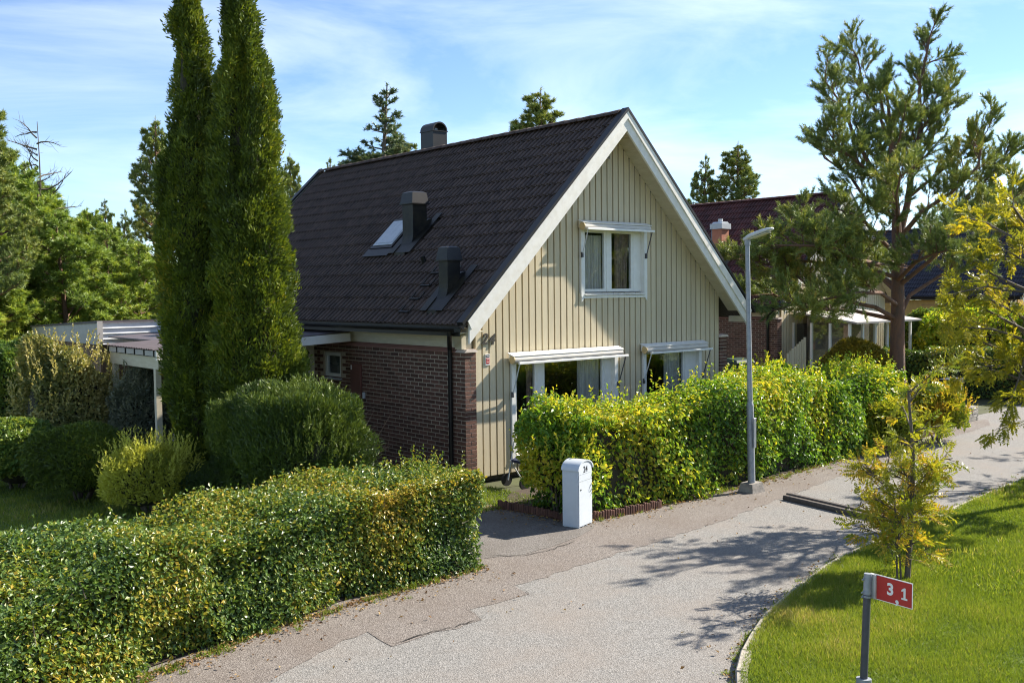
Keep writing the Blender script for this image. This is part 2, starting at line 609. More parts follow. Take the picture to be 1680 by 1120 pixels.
sheet('ground', [(-400, -400), (400, -400), (400, 400), (-400, 400)], -0.03, M_GROUND)
hedge_l = [(-13.2, -8.9), (-10.3, -6.9), (-8.9, -5.85), (-7.54, -4.98), (-6.4, -4.66), (-4.83, -4.40), (-3.0, -4.25)]
hedge_r = [(-0.66, -3.30), (0.0, -3.40), (3.3, -3.42), (7.4, -3.10), (10.2, -2.75), (12.2, -2.45), (13.6, -2.38)]
road_poly = [(-25, -30), (70, -30), (70, -1.2), (20, -1.6), (14.8, -1.9)] + [(x, y + 0.35) for x, y in reversed(hedge_r)] + [(-0.8, -1.5), (-2.9, -1.5)] + [(x, y + 0.35) for x, y in reversed(hedge_l)] + [(-25, -14)]
road = sheet('road', road_poly, 0.0, MATS['light_chipseal_asphalt'])
rs = np.random.default_rng(5)


def jag(pts, amp=0.03, step=0.16):
    o = []
    for a, b in zip(pts[:-1], pts[1:]):
        a, b = np.array(a, float), np.array(b, float)
        k = max(1, int(np.linalg.norm(b - a) / step))
        for i in range(k):
            o.append(tuple(a + (b - a) * i / k + rs.normal(size=2) * amp * (1 if i else 0.3)))
    o.append(tuple(pts[-1]))
    return o


sh_edge = [(-9.5, -8.1), (-8.0, -6.65), (-6.72, -5.81), (-5.68, -5.33), (-5.36, -5.28), (-5.41, -5.80), (-5.0, -5.76), (-4.27, -5.78), (-4.19, -5.42), (-3.33, -5.46), (-3.24, -5.09), (-2.35, -5.04), (-0.77, -4.91), (1.34, -4.68), (3.2, -4.38), (5.2, -4.05), (7.4, -3.75), (10.2, -3.35), (14, -2.9)]
sh_poly = [(x, y + 0.30) for x, y in hedge_l] + [(-2.9, -1.5), (-0.8, -1.5)] + [(x, y + 0.30) for x, y in hedge_r] + [(15, -2.4)] + jag(sh_edge[::-1], 0.022)
shoulder = sheet('road_shoulder', sh_poly, 0.004, MATS['old_pink_brown_asphalt'])
drv = [(-2.95, -3.9), (-2.6, -4.0), (-2.27, -4.14), (-1.6, -4.08), (-1.08, -3.95), (-0.55, -3.72), (-0.3, -3.4), (-0.62, -2.2), (-0.75, -0.1), (-2.9, -0.1)]
sheet('driveway', jag(drv + [drv[0]], 0.012)[:-1], 0.008, MATS['driveway_asphalt'])
M_CRACK = surf('dark_crack_line', (0.03, 0.026, 0.022), 0.95)  # thin dark strips along the cracks
for pts in ([(605, 1037), (622, 1048), (645, 1063)], [(768, 1000), (780, 1008), (792, 1017)], [(846, 959), (858, 967), (870, 977)], [(800, 912), (860, 912), (905, 902), (945, 888)], [(650, 1056), (700, 1040), (790, 1016)]):
    g = [gz(*p)[:2] for p in pts]
    g = np.array(jag(g, 0.012, 0.08))
    nn = np.array([[0.0, 0.010]])
    w_ = rs.uniform(0.5, 1.0, (len(g), 1)); w_[0] = w_[-1] = 0.15
    poly = np.vstack([g + nn * w_, (g - nn * w_)[::-1]])
    o = sheet('crack', poly, 0.0135, M_CRACK)
    o.parent = road
    for kk in list(o.keys()): del o[kk]

kerb_pts = [(-6.4, -16.0), (-5.9, -12.5), (-5.3, -10.6), (-4.7, -9.5), (-3.88, -8.67), (-3.14, -8.21), (-2.19, -7.77), (-1.15, -7.44), (0.17, -7.11), (1.55, -6.94), (4.05, -6.73), (7.32, -6.45), (12, -6.2), (24, -6.0), (60, -7.0)]


def smooth_line(pts, step):
    P = np.array(pts, float)
    seg = np.linalg.norm(np.diff(P, axis=0), axis=1)
    s_ = np.r_[0, np.cumsum(seg)]
    q = np.arange(0, s_[-1], 0.05)
    X = np.c_[np.interp(q, s_, P[:, 0]), np.interp(q, s_, P[:, 1])]
    k = 15
    ker = np.hanning(k); ker /= ker.sum()
    Xp = np.vstack([X[:1].repeat(k // 2, 0), X, X[-1:].repeat(k // 2, 0)])
    X = np.c_[np.convolve(Xp[:, 0], ker, 'valid'), np.convolve(Xp[:, 1], ker, 'valid')]
    return X[::max(1, int(step / 0.05))]


KL = smooth_line(kerb_pts, 0.25)
lawn_poly = [tuple(p) for p in KL] + [(60, -30), (-6.4, -30)]
# lawn: gridded sheet with gentle unevenness
lx = [(p[0], p[1] - 0.10) for p in KL] + [(60, -30), (-6.4, -30)]
sheet('lawn', lx, 0.075, M_LAWN)
kerb = bpy.data.objects.new('kerb', None)
COL.objects.link(kerb)
tag(kerb, kind='structure')
KS = smooth_line(kerb_pts, 0.6)
for i in range(len(KS) - 1):
    a, b = KS[i], KS[i + 1]
    if a[0] > 26: break
    d = b - a; ln_ = np.linalg.norm(d)
    if ln_ < 0.2: continue
    ang = math.atan2(d[1], d[0])
    mb = MB()
    mb.bbox(0.006, ln_ - 0.006, -0.11, 0.0, -0.1, 0.085 + rs.uniform(-0.006, 0.006), 0.012)
    mb.build('kerb_stone', M_STONE, kerb, loc=(a[0], a[1], 0), rot=(0, rs.uniform(-0.01, 0.01), ang + rs.uniform(-0.012, 0.012)))
sheet('garden_lawn', [(-20, -3.2), (-10.5, -5.7), (-3.2, -2.6), (-3.0, 0), (0, 3), (0, 14), (-20, 30)], -0.012, M_LAWN)
sheet('flower_bed', [(-13.2, -8.4), (-10.3, -6.45), (-7.54, -4.8), (-4.83, -4.2), (-2.95, -4.1), (-2.95, -2.6), (-5, -2.2), (-8, -2.1), (-11, -3), (-13.2, -5)], 0.02, M_SOIL)
sheet('flower_bed', [(-0.62, -3.22), (0, -3.3), (3.3, -3.32), (7.4, -3.0), (10.2, -2.65), (13.6, -2.3), (13.6, -1), (0.2, -1.0), (-0.5, -1.6)], 0.02, M_SOIL)
sheet('flower_bed', [(-2.9, -0.6), (0.2, -0.6), (0.2, 4), (-2.9, 4)], 0.012, M_SOIL)


# ------------------------------------------------------------------ house builder
RX, RZ, SL = 3.68, 6.82, 0.975         # ridge x, height of tile plane, slope
HW = 7.40                               # width


def roofz(x):
    return RZ - SL * abs(x - RX)


_tile_cache = {}


def tile_arrays():
    # local: u along ridge (0..0.3), v up the slope (0..0.36), w normal; front lip lifted
    # double-roman profile: flat pan, then a steep half-round roll, twice
    us, hs = [], []
    for k in range(2):
        o = k * 0.149
        us += [o, o + 0.078]; hs += [0.0, 0.0]
        for a in np.linspace(0, math.pi, 7)[1:-1]:
            us.append(o + 0.1125 - 0.0335 * math.cos(a)); hs.append(0.036 * math.sin(a) ** 0.8)
        us.append(o + 0.147); hs.append(0.0)
    us, hs = np.array(us), np.array(hs)
    n = len(us) - 1
    V, Fq = [], []
    for v, lift in ((0.0, 0.030), (0.375, 0.0)):
        for u, h in zip(us, hs): V.append((u, v, h + lift))
    for u in us: V.append((u, 0.004, 0.004))
    k = n + 1
    for i in range(n):
        Fq.append((i, i + 1, k + i + 1, k + i))
        Fq.append((2 * k + i, 2 * k + i + 1, i + 1, i))
    return np.array(V), np.array(Fq)


def slope_frame(left, x0, y0):
    """u: along -Y for the left slope (seen from outside rightwards), v: up slope, w: outward"""
    L_ = math.hypot(1, SL)
    if left:
        v = np.array([1, 0, SL]) / L_; u = np.array([0, 1, 0.0]); w = np.array([-SL, 0, 1]) / L_
    else:
        v = np.array([-1, 0, SL]) / L_; u = np.array([0, 1, 0.0]); w = np.array([SL, 0, 1]) / L_
    return u, v, w


def gable_cols(x0, x1, ztop, openings, zb):
    """vertical segments of a strip x0..x1 outside openings: list of (zlo, ztopL, ztopR)"""
    segs = [(zb, None)]
    cuts = sorted([(o[2], o[3]) for o in openings if o[0] < x1 - 0.005 and o[1] > x0 + 0.005])
    res, z = [], zb
    for a, b in cuts:
        if a > z + 0.01: res.append((z, a, a))
        z = max(z, b)
    tl, tr = ztop(x0), ztop(x1)
    if min(tl, tr) > z + 0.02: res.append((z, tl, tr))
    elif max(tl, tr) > z + 0.02: res.append((z, max(tl, z + 0.005), max(tr, z + 0.005)))
    return res


def make_house(root, length, openings, tile_mat, detail=True, wall_mat=None, gap_mat=None, brick_len=5.3, left_only_stuff=False):
    rng = np.random.default_rng(11)
    wall_mat = wall_mat or M_BEIGE
    gap_mat = gap_mat or M_BEIGE_SHADED
    YB = length
    # --- gable wall (facing -Y): backing with openings cut out, lid boards in front
    gtop = lambda x: roofz(x) - 0.20
    mb = MB()
    xs = sorted(set([0.25, RX, HW - 0.25] + [o[i] for o in openings for i in (0, 1)]))
    for a, b in zip(xs[:-1], xs[1:]):
        for zl, tl, tr in gable_cols(a, b, gtop, openings, 0.18):
            mb.prism([(a, zl), (b, zl), (b, tr), (a, tl)], 1, 0.05, 0.20)
    gw = mb.build('gable_wall', gap_mat, root)
    pitch = 0.158
    nb = int((HW - 0.5) / pitch)
    pitch = (HW - 0.5) / nb
    stuff = MB()
    for i in range(nb):
        a = 0.25 + i * pitch + 0.016
        b = a + pitch - 0.034
        for zl, tl, tr in gable_cols(a, b, gtop, openings, 0.10):
            if detail:
                m2 = MB()
                c = (a + b) / 2
                m2.prism([(a - c, zl), (b - c, zl), (b - c, tr), (a - c, tl)], 1, 0.022 + rng.uniform(-0.002, 0.002), 0.0495)
                m2.build('siding_board', wall_mat, gw, loc=(c, 0, 0))
            else:
                stuff.cur = rng.random()
                stuff.prism([(a, zl), (b, zl), (b, tr), (a, tl)], 1, 0.022, 0.0495)
    if not detail:
        tag(stuff.build('siding_board', wall_mat, root), kind='stuff')
    # --- other walls and foundation
    mb = MB()
    mb.box(0.02, HW - 0.02, 0.22, YB - 0.3, -0.05, 0.10)
    mb.build('foundation', M_CONC, root)
    mb = MB()
    mb.prism([(0.0, 0.0), (HW, 0.0), (HW, roofz(HW) - 0.2), (RX, RZ - 0.2), (0.0, roofz(0) - 0.2)], 1, YB - 0.5, YB - 0.35)
    mb.build('back_wall', wall_mat, root)
    mb = MB()
    mb.box(HW - 0.12, HW - 0.006, 0.3, YB - 0.5, 0.0, 2.45)
    mb.build('right_wall', M_MORTAR, root)
    # --- brick side wall
    mb = MB()
    holes = [] if not detail else [(4.22, 4.90, 1.66, 2.17)]
    def wallrect(y0, y1, z0, z1): mb.box(0.0035, 0.12, y0, y1, z0, z1)
    if holes:
        h = holes[0]
        wallrect(0.006, h[0], 0.0, 2.345); wallrect(h[1], brick_len, 0.0, 2.345)
        wallrect(h[0], h[1], 0.0, h[2]); wallrect(h[0], h[1], h[3], 2.345)
    else:
        wallrect(0.006, brick_len, 0.0, 2.345)
    mb.box(0.1205, 0.244, 0.006, 0.24, 0.0, 2.345)
    sw = mb.build('side_wall', M_MORTAR, root)
    mb = MB()
    mb.box(HW - 0.244, HW - 0.006, 0.006, 0.24, 0.0, 2.345)
    mb.build('pillar', M_MORTAR, root)
    full = MB().bbox(0.0, 0.10, -0.1225, 0.1225, -0.0305, 0.0305, 0.004).mesh('brick', M_BRICK)
    half = MB().bbox(0.0, 0.10, -0.06, 0.06, -0.0305, 0.0305, 0.004).mesh('half_brick', M_BRICK)
    front_full = MB().bbox(-0.1225, 0.1225, 0.0, 0.10, -0.0305, 0.0305, 0.004).mesh('brick', M_BRICK)
    front_half = MB().bbox(-0.06, 0.06, 0.0, 0.10, -0.0305, 0.0305, 0.004).mesh('half_brick', M_BRICK)
    stf = MB()
    count = 0
    bricks = []
    for c in range(31):
        z = 0.02 + 0.075 * c + 0.0375
        y = 0.0
        if c % 2 == 0:
            bricks.append(('h', 0.06, z)); y = 0.13
        while y + 0.25 <= brick_len + 0.01:
            bricks.append(('f', y + 0.125, z)); y += 0.26
        if brick_len - y > 0.10: bricks.append(('h', y + 0.06, z))
    bricks = [b for b in bricks if not any(h[0] - 0.1 < b[1] < h[1] + 0.1 and h[2] - 0.02 < b[2] < h[3] + 0.02 for h in holes)]
    bricks.sort(key=lambda b: b[1] - 0.25 * b[2])
    for k_, (t, y, z) in enumerate(bricks):
        off = rng.uniform(-0.002, 0.002)
        if detail and count < 238:
            link('brick', full if t == 'f' else half, sw, loc=(off, y, z))
            count += 1
        else:
            hw_ = 0.1225 if t == 'f' else 0.06
            stf.cur = rng.random()
            stf.box(off, 0.10, y - hw_, y + hw_, z - 0.0305, z + 0.0305)
    for px0 in (0.0, HW - 0.25):
        for c in range(31):
            z = 0.02 + 0.075 * c + 0.0375
            items = [(0.125, 'f')] if c % 2 == 0 else [(0.06, 'h'), (0.19, 'h')]
            for xo, t in items:
                off = rng.uniform(-0.002, 0.002)
                if detail and px0 == 0.0:
                    link('brick', front_full if t == 'f' else front_half, sw, loc=(px0 + xo, off - 0.001, z))
                else:
                    hw_ = 0.1225 if t == 'f' else 0.06
                    stf.cur = rng.random()
                    stf.box(px0 + xo - hw_, px0 + xo + hw_, off, 0.10, z - 0.0305, z + 0.0305)
    st = stf.build('brick_course', M_BRICK, root)
    tag(st, kind='stuff')
    # rear half of the left wall
    mb = MB(); mb.box(0.05, 0.2, brick_len + 0.002, YB - 0.5, 0.0, 2.5); mb.build('rear_side_wall', M_CREAM, root)
    # --- ledge flashing, eave panels
    mb = MB(); mb.prism([(-0.035, 2.345), (-0.035, 2.36), (0.12, 2.425), (0.12, 2.347)], 1, 0.245, 5.2); mb.build('ledge_flashing', M_RUST, root)
    for px0 in (0.0, HW - 0.25):
        mb = MB(); mb.prism([(px0 - 0.03, 2.348), (px0 + 0.27, 2.348), (px0 + 0.22, 2.40), (px0 + 0.03, 2.40)], 1, -0.035, 0.243)
        mb.build('pillar_cap', surf('pale_pink_cap_stone', (0.72, 0.60, 0.52), 0.7), root)
    for k_, (z0, z1, xo) in enumerate(((2.42, 2.535, 0.075), (2.537, 2.63, 0.068), (2.632, 2.70, 0.045))):
        mb = MB(); mb.box(xo, 0.15, 0.26, 5.25, z0, z1); mb.build('eave_board', M_CREAM, root)
    mb = MB(); mb.box(-0.02, 0.20, 0.06, 0.255, 2.402, 2.68); mb.build('corner_post', M_CREAM, root)
    # --- roof
    ex = -0.40
    y0, y1 = -0.42, YB
    # deck (under tiles) two slabs
    mb = MB()
    for sgn in (1, -1):
        xe = ex if sgn == 1 else 2 * RX - ex
        a = (xe, y0, roofz(xe) - 0.02); b = (xe, y1, roofz(xe) - 0.02)
        c = (RX, y1, RZ - 0.02); d = (RX, y0, RZ - 0.02)
        mb.slab(a, b, c, d, 0.14 if sgn == -1 else -0.14) if False else None
        n_ = np.array([-SL * sgn, 0, 1]) / math.hypot(1, SL) * -0.075
        P = [np.array(q) for q in (a, b, c, d)]
        Q = [p + n_ for p in P]
        mb.add(P + Q, [(0, 1, 2, 3), (7, 6, 5, 4), (0, 4, 5, 1), (1, 5, 6, 2), (2, 6, 7, 3), (3, 7, 4, 0)])
    roof = mb.build('roof', M_TIMBER, root)
    TV, TF = tile_arrays()
    Ls = (RX - ex) * math.hypot(1, SL)
    rows = 17
    ev = (Ls - 0.02) / rows
    TV = TV.copy(); TV[:, 1] *= (ev + 0.035) / 0.375
    cols = int((y1 - y0 - 0.12) / 0.3)
    tme = None
    stV, stF, stR = [], [], []
    base_ct = 0
    for left in (True, False):
        u, v, w = slope_frame(left, 0, 0)
        xe = ex if left else 2 * RX - ex
        O = np.array([xe, y0 + 0.06, roofz(xe)])
        rot = np.stack([u, v, w], 1)
        if left and detail:
            tme = mesh_np('roof_tile', TV @ rot.T, TF.ravel(), np.full(len(TF), 4), tile_mat)
        cand = []
        for r in range(rows):
            for c in range(cols):
                p = O + u * (c * 0.3) + v * (r * ev - 0.01)
                if left and detail and any(abs(p[1] + .15 - q[0]) < q[2] and abs((r + 0.5) * ev / math.hypot(1, SL) + ex - q[1]) < q[3] for q in TILE_HOLES):
                    continue
                cand.append((c + 0.35 * r, p))
        cand.sort(key=lambda q: q[0])
        for k_, (_, p) in enumerate(cand):
            jit = w * rng.uniform(-0.003, 0.004)
            if left and detail and k_ < 296:
                o = link('roof_tile', tme, roof, loc=p + jit)
            else:
                stV.append(TV @ rot.T + p + jit); stF.append(TF + base_ct); base_ct += len(TV)
                stR.append(np.full(len(TV), rng.random()))
    me = mesh_np('tile_courses', np.vstack(stV), np.vstack(stF).ravel(), np.full(len(stF) * len(TF), 4), tile_mat, False, np.concatenate(stR))
    tag(link('tile_courses', me, root), kind='stuff')
    # ridge caps
    rc = MB()
    n_ = 8
    v = []
    for k_, (yy, rr) in enumerate(((0.0, 0.128), (0.42, 0.112))):
        for i in range(n_ + 1):
            a_ = math.pi * i / n_
            v.append((-math.cos(a_) * rr * 1.05, yy, math.sin(a_) * rr * 0.72))
        for i in range(n_ + 1):
            a_ = math.pi * i / n_
            v.append((-math.cos(a_) * rr * 0.9, yy, math.sin(a_) * rr * 0.58))
    f = []
    m_ = 2 * (n_ + 1)
    for i in range(n_):
        f.append((i, i + 1, m_ + i + 1, m_ + i))
        f.append((i + n_ + 1, i, i + 1, i + n_ + 2)[::-1] if False else (i, n_ + 1 + i, n_ + 2 + i, i + 1))
    rc.add(v, f)
    rme = rc.mesh('ridge_tile', tile_mat, True)
    yy = y0 + 0.08
    rst = MB()
    while yy < y1 - 0.3:
        if detail:
            link('ridge_tile', rme, roof, loc=(RX, yy, RZ + 0.005 + rng.uniform(-0.004, 0.004)))
        else:
            rst.cur = rng.random() + .01
            rst.add([(a_ + RX, b_ + yy, c_ + RZ + .005) for a_, b_, c_ in v], f)
        yy += 0.385
    if not detail:
        tag(rst.build('ridge_tile', tile_mat, root, True), kind='stuff')
    # --- barge boards, metal cap, soffit at both gable ends
    for ye, s_ in ((-0.47, 1), (YB + 0.05, -1)):
        for sgn in (1, -1):
            xt = -0.25 if sgn == 1 else 2 * RX + 0.25 - 0.02
            zt_top, zt_bot = roofz(xt) - 0.12, roofz(xt) - 0.46
            ap_t, ap_b = RZ + 0.045, RZ - 0.33
            mb = MB()
            mb.prism([(xt, zt_bot), (RX, ap_b), (RX, ap_t), (xt - 0.0 * sgn, zt_top)], 1, ye, ye + 0.045 * s_)
            bb = mb.build('barge_board', M_WHITE_OLD, root)
            mb = MB()
            mb.prism([(xt + 0.03 * sgn, zt_top - 0.10), (RX, ap_t - 0.14), (RX, ap_t + 0.02), (xt - 0.05 * sgn, zt_top + 0.05)], 1, ye - 0.028 * s_, ye - 0.002 * s_)
            mb.build('barge_trim', M_WHITE_OLD, bb)
            mb = MB()
            xk = xt - 0.16 * sgn
            mb.prism([(xk, roofz(xk) + 0.02), (RX, RZ + 0.05), (RX, RZ + 0.115), (xk - 0.02 * sgn, roofz(xk) + 0.07)], 1, ye - 0.04 * s_, ye + 0.13 * s_)
            mb.build('barge_flashing', M_BLACK, root)
            # soffit panels along the slope
            yi = 0.021 if s_ == 1 else YB - 0.35
            ya, yb_ = min(ye + 0.047 * s_, yi), max(ye + 0.047 * s_, yi)
            npan = 17 if (detail and s_ == 1) else 1
            x_in = xt + 0.12 * sgn
            for k_ in range(npan):
                xa = x_in + (RX - x_in) * k_ / npan
                xb = x_in + (RX - x_in) * (k_ + 1) / npan - (0.006 * sgn if npan > 1 else 0)
                za, zb_ = roofz(xa) - 0.20, roofz(xb) - 0.20
                mb = MB()
                mb.prism([(xa, za), (xb, zb_), (xb, zb_ + 0.02), (xa, za + 0.02)], 1, ya, yb_)
                mb.build('soffit_panel', M_CREAM, root)
            mb = MB(); mb.box(x_in - 0.02 * sgn, xt + 0.02 * sgn, ya, yb_, roofz(xt) - 0.33, roofz(xt) - 0.20); mb.build('soffit_return', M_CREAM, root)
    # --- gutter and downpipe (left), eave fascia
    mb = MB()
    prof = [(-0.070 * math.cos(a_), -0.065 * math.sin(a_)) for a_ in np.linspace(0, math.pi, 9)]
    inner = [(x * 0.9, z * 0.9) for x, z in prof]
    mb.prism([(ex - 0.07 + x, 2.80 + z) for x, z in prof] + [(ex - 0.07 + x, 2.80 + z) for x, z in inner[::-1]], 1, y0 - 0.0, y1)
    mb.box(ex - 0.142, ex - 0.002, y0 - 0.006, y0 - 0.001, 2.735, 2.80)
    gut = mb.build('gutter', M_BLACK, root)
    mb = MB(); mb.box(ex + 0.004, ex + 0.03, y0 + 0.06, y1, 2.66, roofz(ex) - 0.0); mb.build('eave_fascia', M_BLACK, root)
    mb = MB(); mb.slab((ex + 0.032, y0 + 0.06, 2.70), (0.15, y0 + 0.06, 2.72), (0.15, y1, 2.72), (ex + 0.032, y1, 2.70), 0.02); mb.build('eave_soffit', M_CREAM, root)
    mb = MB()
    mb.tube([(ex - 0.07, -0.19, 2.75), (ex - 0.07, -0.19, 2.69), (-0.11, 0.29, 2.47), (-0.055, 0.36, 2.38), (-0.055, 0.36, 0.05)], 0.042, 10)
    dp = smooth_angle(mb.build('downpipe', M_BLACK, root))
    for zz in (2.2, 1.2):
        mb = MB(); mb.tube([(-0.055, 0.36, zz), (-0.055, 0.36, zz + 0.03)], 0.046, 10); mb.build('bracket', M_BLACK, dp)
    return gw, sw, roof


TILE_HOLES = []     # filled before the main house is built: (y, x, half y, half x)


def window(root, x0, x1, z0, z1, panes, rec=0.11, sill=True, casing=0.085, name='window', curt=None):
    """white timber window in the gable (facing -Y); panes = list of (x0,x1) sash spans inside the frame"""
    # frame: casing boards on the face, reveals, mullions, sashes
    mb = MB()
    yo = -0.008
    mb.box(x0 - casing + 0.02, x0 + 0.02, yo, 0.05, z0 - 0.06, z1 + 0.06)
    mb.box(x1 - 0.02, x1 + casing - 0.02, yo, 0.05, z0 - 0.06, z1 + 0.06)
    mb.box(x0 + 0.021, x1 - 0.021, yo, 0.05, z1 - 0.02, z1 + 0.06)
    mb.box(x0 + 0.003, x0 + 0.02, 0.051, 0.21, z0, z1)
    mb.box(x1 - 0.02, x1 - 0.003, 0.051, 0.21, z0, z1)
    mb.box(x0 + 0.021, x1 - 0.021, 0.051, 0.21, z1 - 0.02, z1 - 0.003)
    if sill:
        mb.prism([(x0 - casing + 0.025, z0 - 0.17), (x0 + 0.01, z0 - 0.10), (x1 - 0.01, z0 - 0.10), (x1 + casing - 0.025, z0 - 0.17), (x1 + casing - 0.025, z0 - 0.055), (x0 - casing + 0.025, z0 - 0.055)], 1, yo - 0.004, 0.046)
    win = mb.build(name, M_WHITE, root)
    if sill:
        mb = MB(); mb.slab((x0 + 0.022, -0.035, z0 - 0.045), (x1 - 0.022, -0.035, z0 - 0.045), (x1 - 0.022, 0.2, z0 + 0.005), (x0 + 0.022, 0.2, z0 + 0.005), 0.018)
        mb.build('sill', M_WHITE, win)
    prev = x0 + 0.02
    for (a, b) in panes:
        if a - prev > 0.01:
            mb = MB(); mb.box(prev + .001, a - 0.001, rec - 0.01, 0.20, z0 + 0.024, z1 - 0.021); mb.build('mullion', M_WHITE, win)
        mb = MB(); f = 0.055
        mb.box(a, a + f, rec, rec + 0.06, z0 + 0.024, z1 - 0.021)
        mb.box(b - f, b, rec, rec + 0.06, z0 + 0.024, z1 - 0.021)
        mb.box(a + f + .001, b - f - .001, rec, rec + 0.06, z0 + 0.024, z0 + 0.024 + f)
        mb.box(a + f + .001, b - f - .001, rec, rec + 0.06, z1 - 0.021 - f, z1 - 0.021)
        mb.build('sash', M_WHITE, win)
        mb = MB(); mb.box(a + f, b - f, rec + 0.03, rec + 0.036, z0 + 0.024 + f, z1 - 0.021 - f); mb.build('pane', M_GLASS, win)
        prev = b
    if x1 - 0.02 - prev > 0.01:
        mb = MB(); mb.box(prev + .001, x1 - 0.021, rec - 0.01, 0.20, z0 + 0.024, z1 - 0.021); mb.build('jamb', M_WHITE, win)
    return win


def curtain(win, x0, x1, z0, z1, y, mat, waves=7, amp=0.03, gather=1.0):
    n = max(12, int(waves * 8))
    xs = np.linspace(0, 1, n + 1)
    V, F = [], []
    rows = 4
    for r in range(rows + 1):
        tt = r / rows
        for i, s_ in enumerate(xs):
            g = 1.0 - (1 - gather) * tt
            x = x0 + (x1 - x0) * s_ * g
            V.append((x, y + amp * math.sin(s_ * waves * 2 * math.pi) * (0.6 + 0.6 * tt) + 0.01 * math.sin(s_ * 23), z1 + (z0 - z1) * tt))
    for r in range(rows):
        for i in range(n):
            a = r * (n + 1) + i
            F.append((a, a + 1, a + n + 2, a + n + 1))
    o = MB().add(V, F).build('curtain', mat, win, True)
    return o


def awning(root, x0, x1, z, proj=0.22, drop=0.10, arm=0.95, roll=0.065):
    """rolled-up window awning with cassette board, front bar and two hinged arms"""
    mb = MB()
    mb.box(x0, x1, -0.06, -0.012, z - 0.10, z + 0.02)
    mb.slab((x0 - 0.02, -0.17, z - 0.02), (x1 + 0.02, -0.17, z - 0.02), (x1 + 0.02, -0.005, z + 0.035), (x0 - 0.02, -0.005, z + 0.035), 0.014)
    aw = mb.build('awning', M_WHITE, root)
    mb = MB(); mb.tube([(x0 + 0.01, -0.115, z - 0.075), (x1 - 0.01, -0.115, z - 0.075)], roll, 12); smooth_angle(mb.build('fabric_roll', surf('sun_bleached_awning_cloth', (0.66, 0.62, 0.55), 0.9, (0.48, 0.45, 0.42), 6, stretch=(0.6, 8, 8)), aw))
    mb = MB(); mb.tube([(x0 - 0.012, -0.115, z - 0.075), (x0 + 0.009, -0.115, z - 0.075)], roll + 0.012, 12); mb.build('end_cap', M_TAN, aw)
    mb = MB(); mb.bbox(x0 + 0.04, x1 + 0.05, -proj - 0.03, -proj + 0.012, z - drop - 0.045, z - drop - 0.005, 0.006); mb.build('front_bar', M_WHITE, aw)
    for xx in (x0 + 0.07, x1 - 0.0):
        mb = MB(); mb.tube([(xx, -proj + 0.0, z - drop - 0.03), (xx - 0.0, -0.035, z - arm)], 0.011, 6); mb.build('arm', M_GREYP if xx < x0 + 1e-6 + 0.2 else M_DGREY, aw)
        mb = MB(); mb.box(xx - 0.018, xx + 0.018, -0.05, -0.0085, z - arm - 0.05, z - arm + 0.05); mb.build('arm_bracket', M_DGREY, aw)
    return aw


def text_obj(name, body, size, mat, parent, loc, rot, extrude=0.004, bold=0.0, shear=0.0, sx=1.0):
    cu = bpy.data.curves.new(name, 'FONT')
    cu.body = body
    cu.size = size
    cu.extrude = extrude
    cu.offset = bold
    cu.shear = shear
    cu.resolution_u = 4
    cu.align_x = 'CENTER'
    cu.align_y = 'CENTER'
    tmp = bpy.data.objects.new(name + '_tmp', cu)
    COL.objects.link(tmp)
    dg = bpy.context.evaluated_depsgraph_get()
    me = bpy.data.meshes.new_from_object(tmp.evaluated_get(dg))
    bpy.data.objects.remove(tmp)
    me.materials.clear()
    me.materials.append(mat)
    o = link(name, me, parent, loc, rot)
    o.scale = (sx, 1, 1)
    return o


# ---- the main house
house = thing('brick_house', 'beige board-and-brick house with a steep charcoal tiled roof and white barge boards, nearest house', 'house')
TILE_HOLES = [(3.32, 1.45, 0.27, 0.20), (0.62, 0.22, 0.20, 0.16), (4.25, 1.42, 0.5, 0.33)]
OP = [(2.93, 4.69, 3.36, 4.62), (1.14, 3.80, 0.42, 2.15), (4.70, 6.44, 0.95, 2.15)]
gw, sw, roof = make_house(house, 11.35, OP, M_TILE)
# windows
wu = window(house, 2.93, 4.69, 3.36, 4.62, [(3.02, 3.66), (3.76, 4.44)], rec=0.10)
curtain(wu, 3.06, 3.62, 3.42, 4.50, 0.215, M_CURTAIN, 7, 0.03)
curtain(wu, 4.02, 4.42, 3.42, 4.55, 0.215, M_CURTAIN_D, 5, 0.03, 0.8)
w1 = window(house, 1.14, 3.80, 0.42, 2.15, [(1.22, 1.78), (1.92, 3.58)], rec=0.10)
curtain(w1, 2.95, 3.54, 0.5, 2.1, 0.22, M_CURTAIN, 6, 0.035)
curtain(w1, 1.62, 1.80, 0.5, 2.1, 0.22, M_CURTAIN_D, 3, 0.03)
w2 = window(house, 4.70, 6.44, 0.95, 2.15, [(4.78, 6.06)], rec=0.10)
curtain(w2, 5.52, 6.02, 1.0, 2.1, 0.22, M_CURTAIN, 5, 0.035)
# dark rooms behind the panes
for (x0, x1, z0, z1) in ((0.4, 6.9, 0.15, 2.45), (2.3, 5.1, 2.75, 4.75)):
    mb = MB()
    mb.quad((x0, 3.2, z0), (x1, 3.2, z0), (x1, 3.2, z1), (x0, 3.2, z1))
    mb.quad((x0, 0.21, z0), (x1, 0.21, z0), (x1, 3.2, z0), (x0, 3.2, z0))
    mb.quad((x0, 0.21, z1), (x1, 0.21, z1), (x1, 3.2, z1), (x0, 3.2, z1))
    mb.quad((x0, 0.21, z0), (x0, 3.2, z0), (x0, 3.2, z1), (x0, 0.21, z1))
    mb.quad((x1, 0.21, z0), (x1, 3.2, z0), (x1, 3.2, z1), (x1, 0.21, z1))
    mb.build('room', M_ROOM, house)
awning(house, 2.80, 4.70, 4.72, 0.20, 0.10, 0.62)
awning(house, 1.00, 3.86, 2.25, 0.24, 0.11, 0.72)
awning(house, 4.55, 6.52, 2.26, 0.24, 0.11, 0.72)
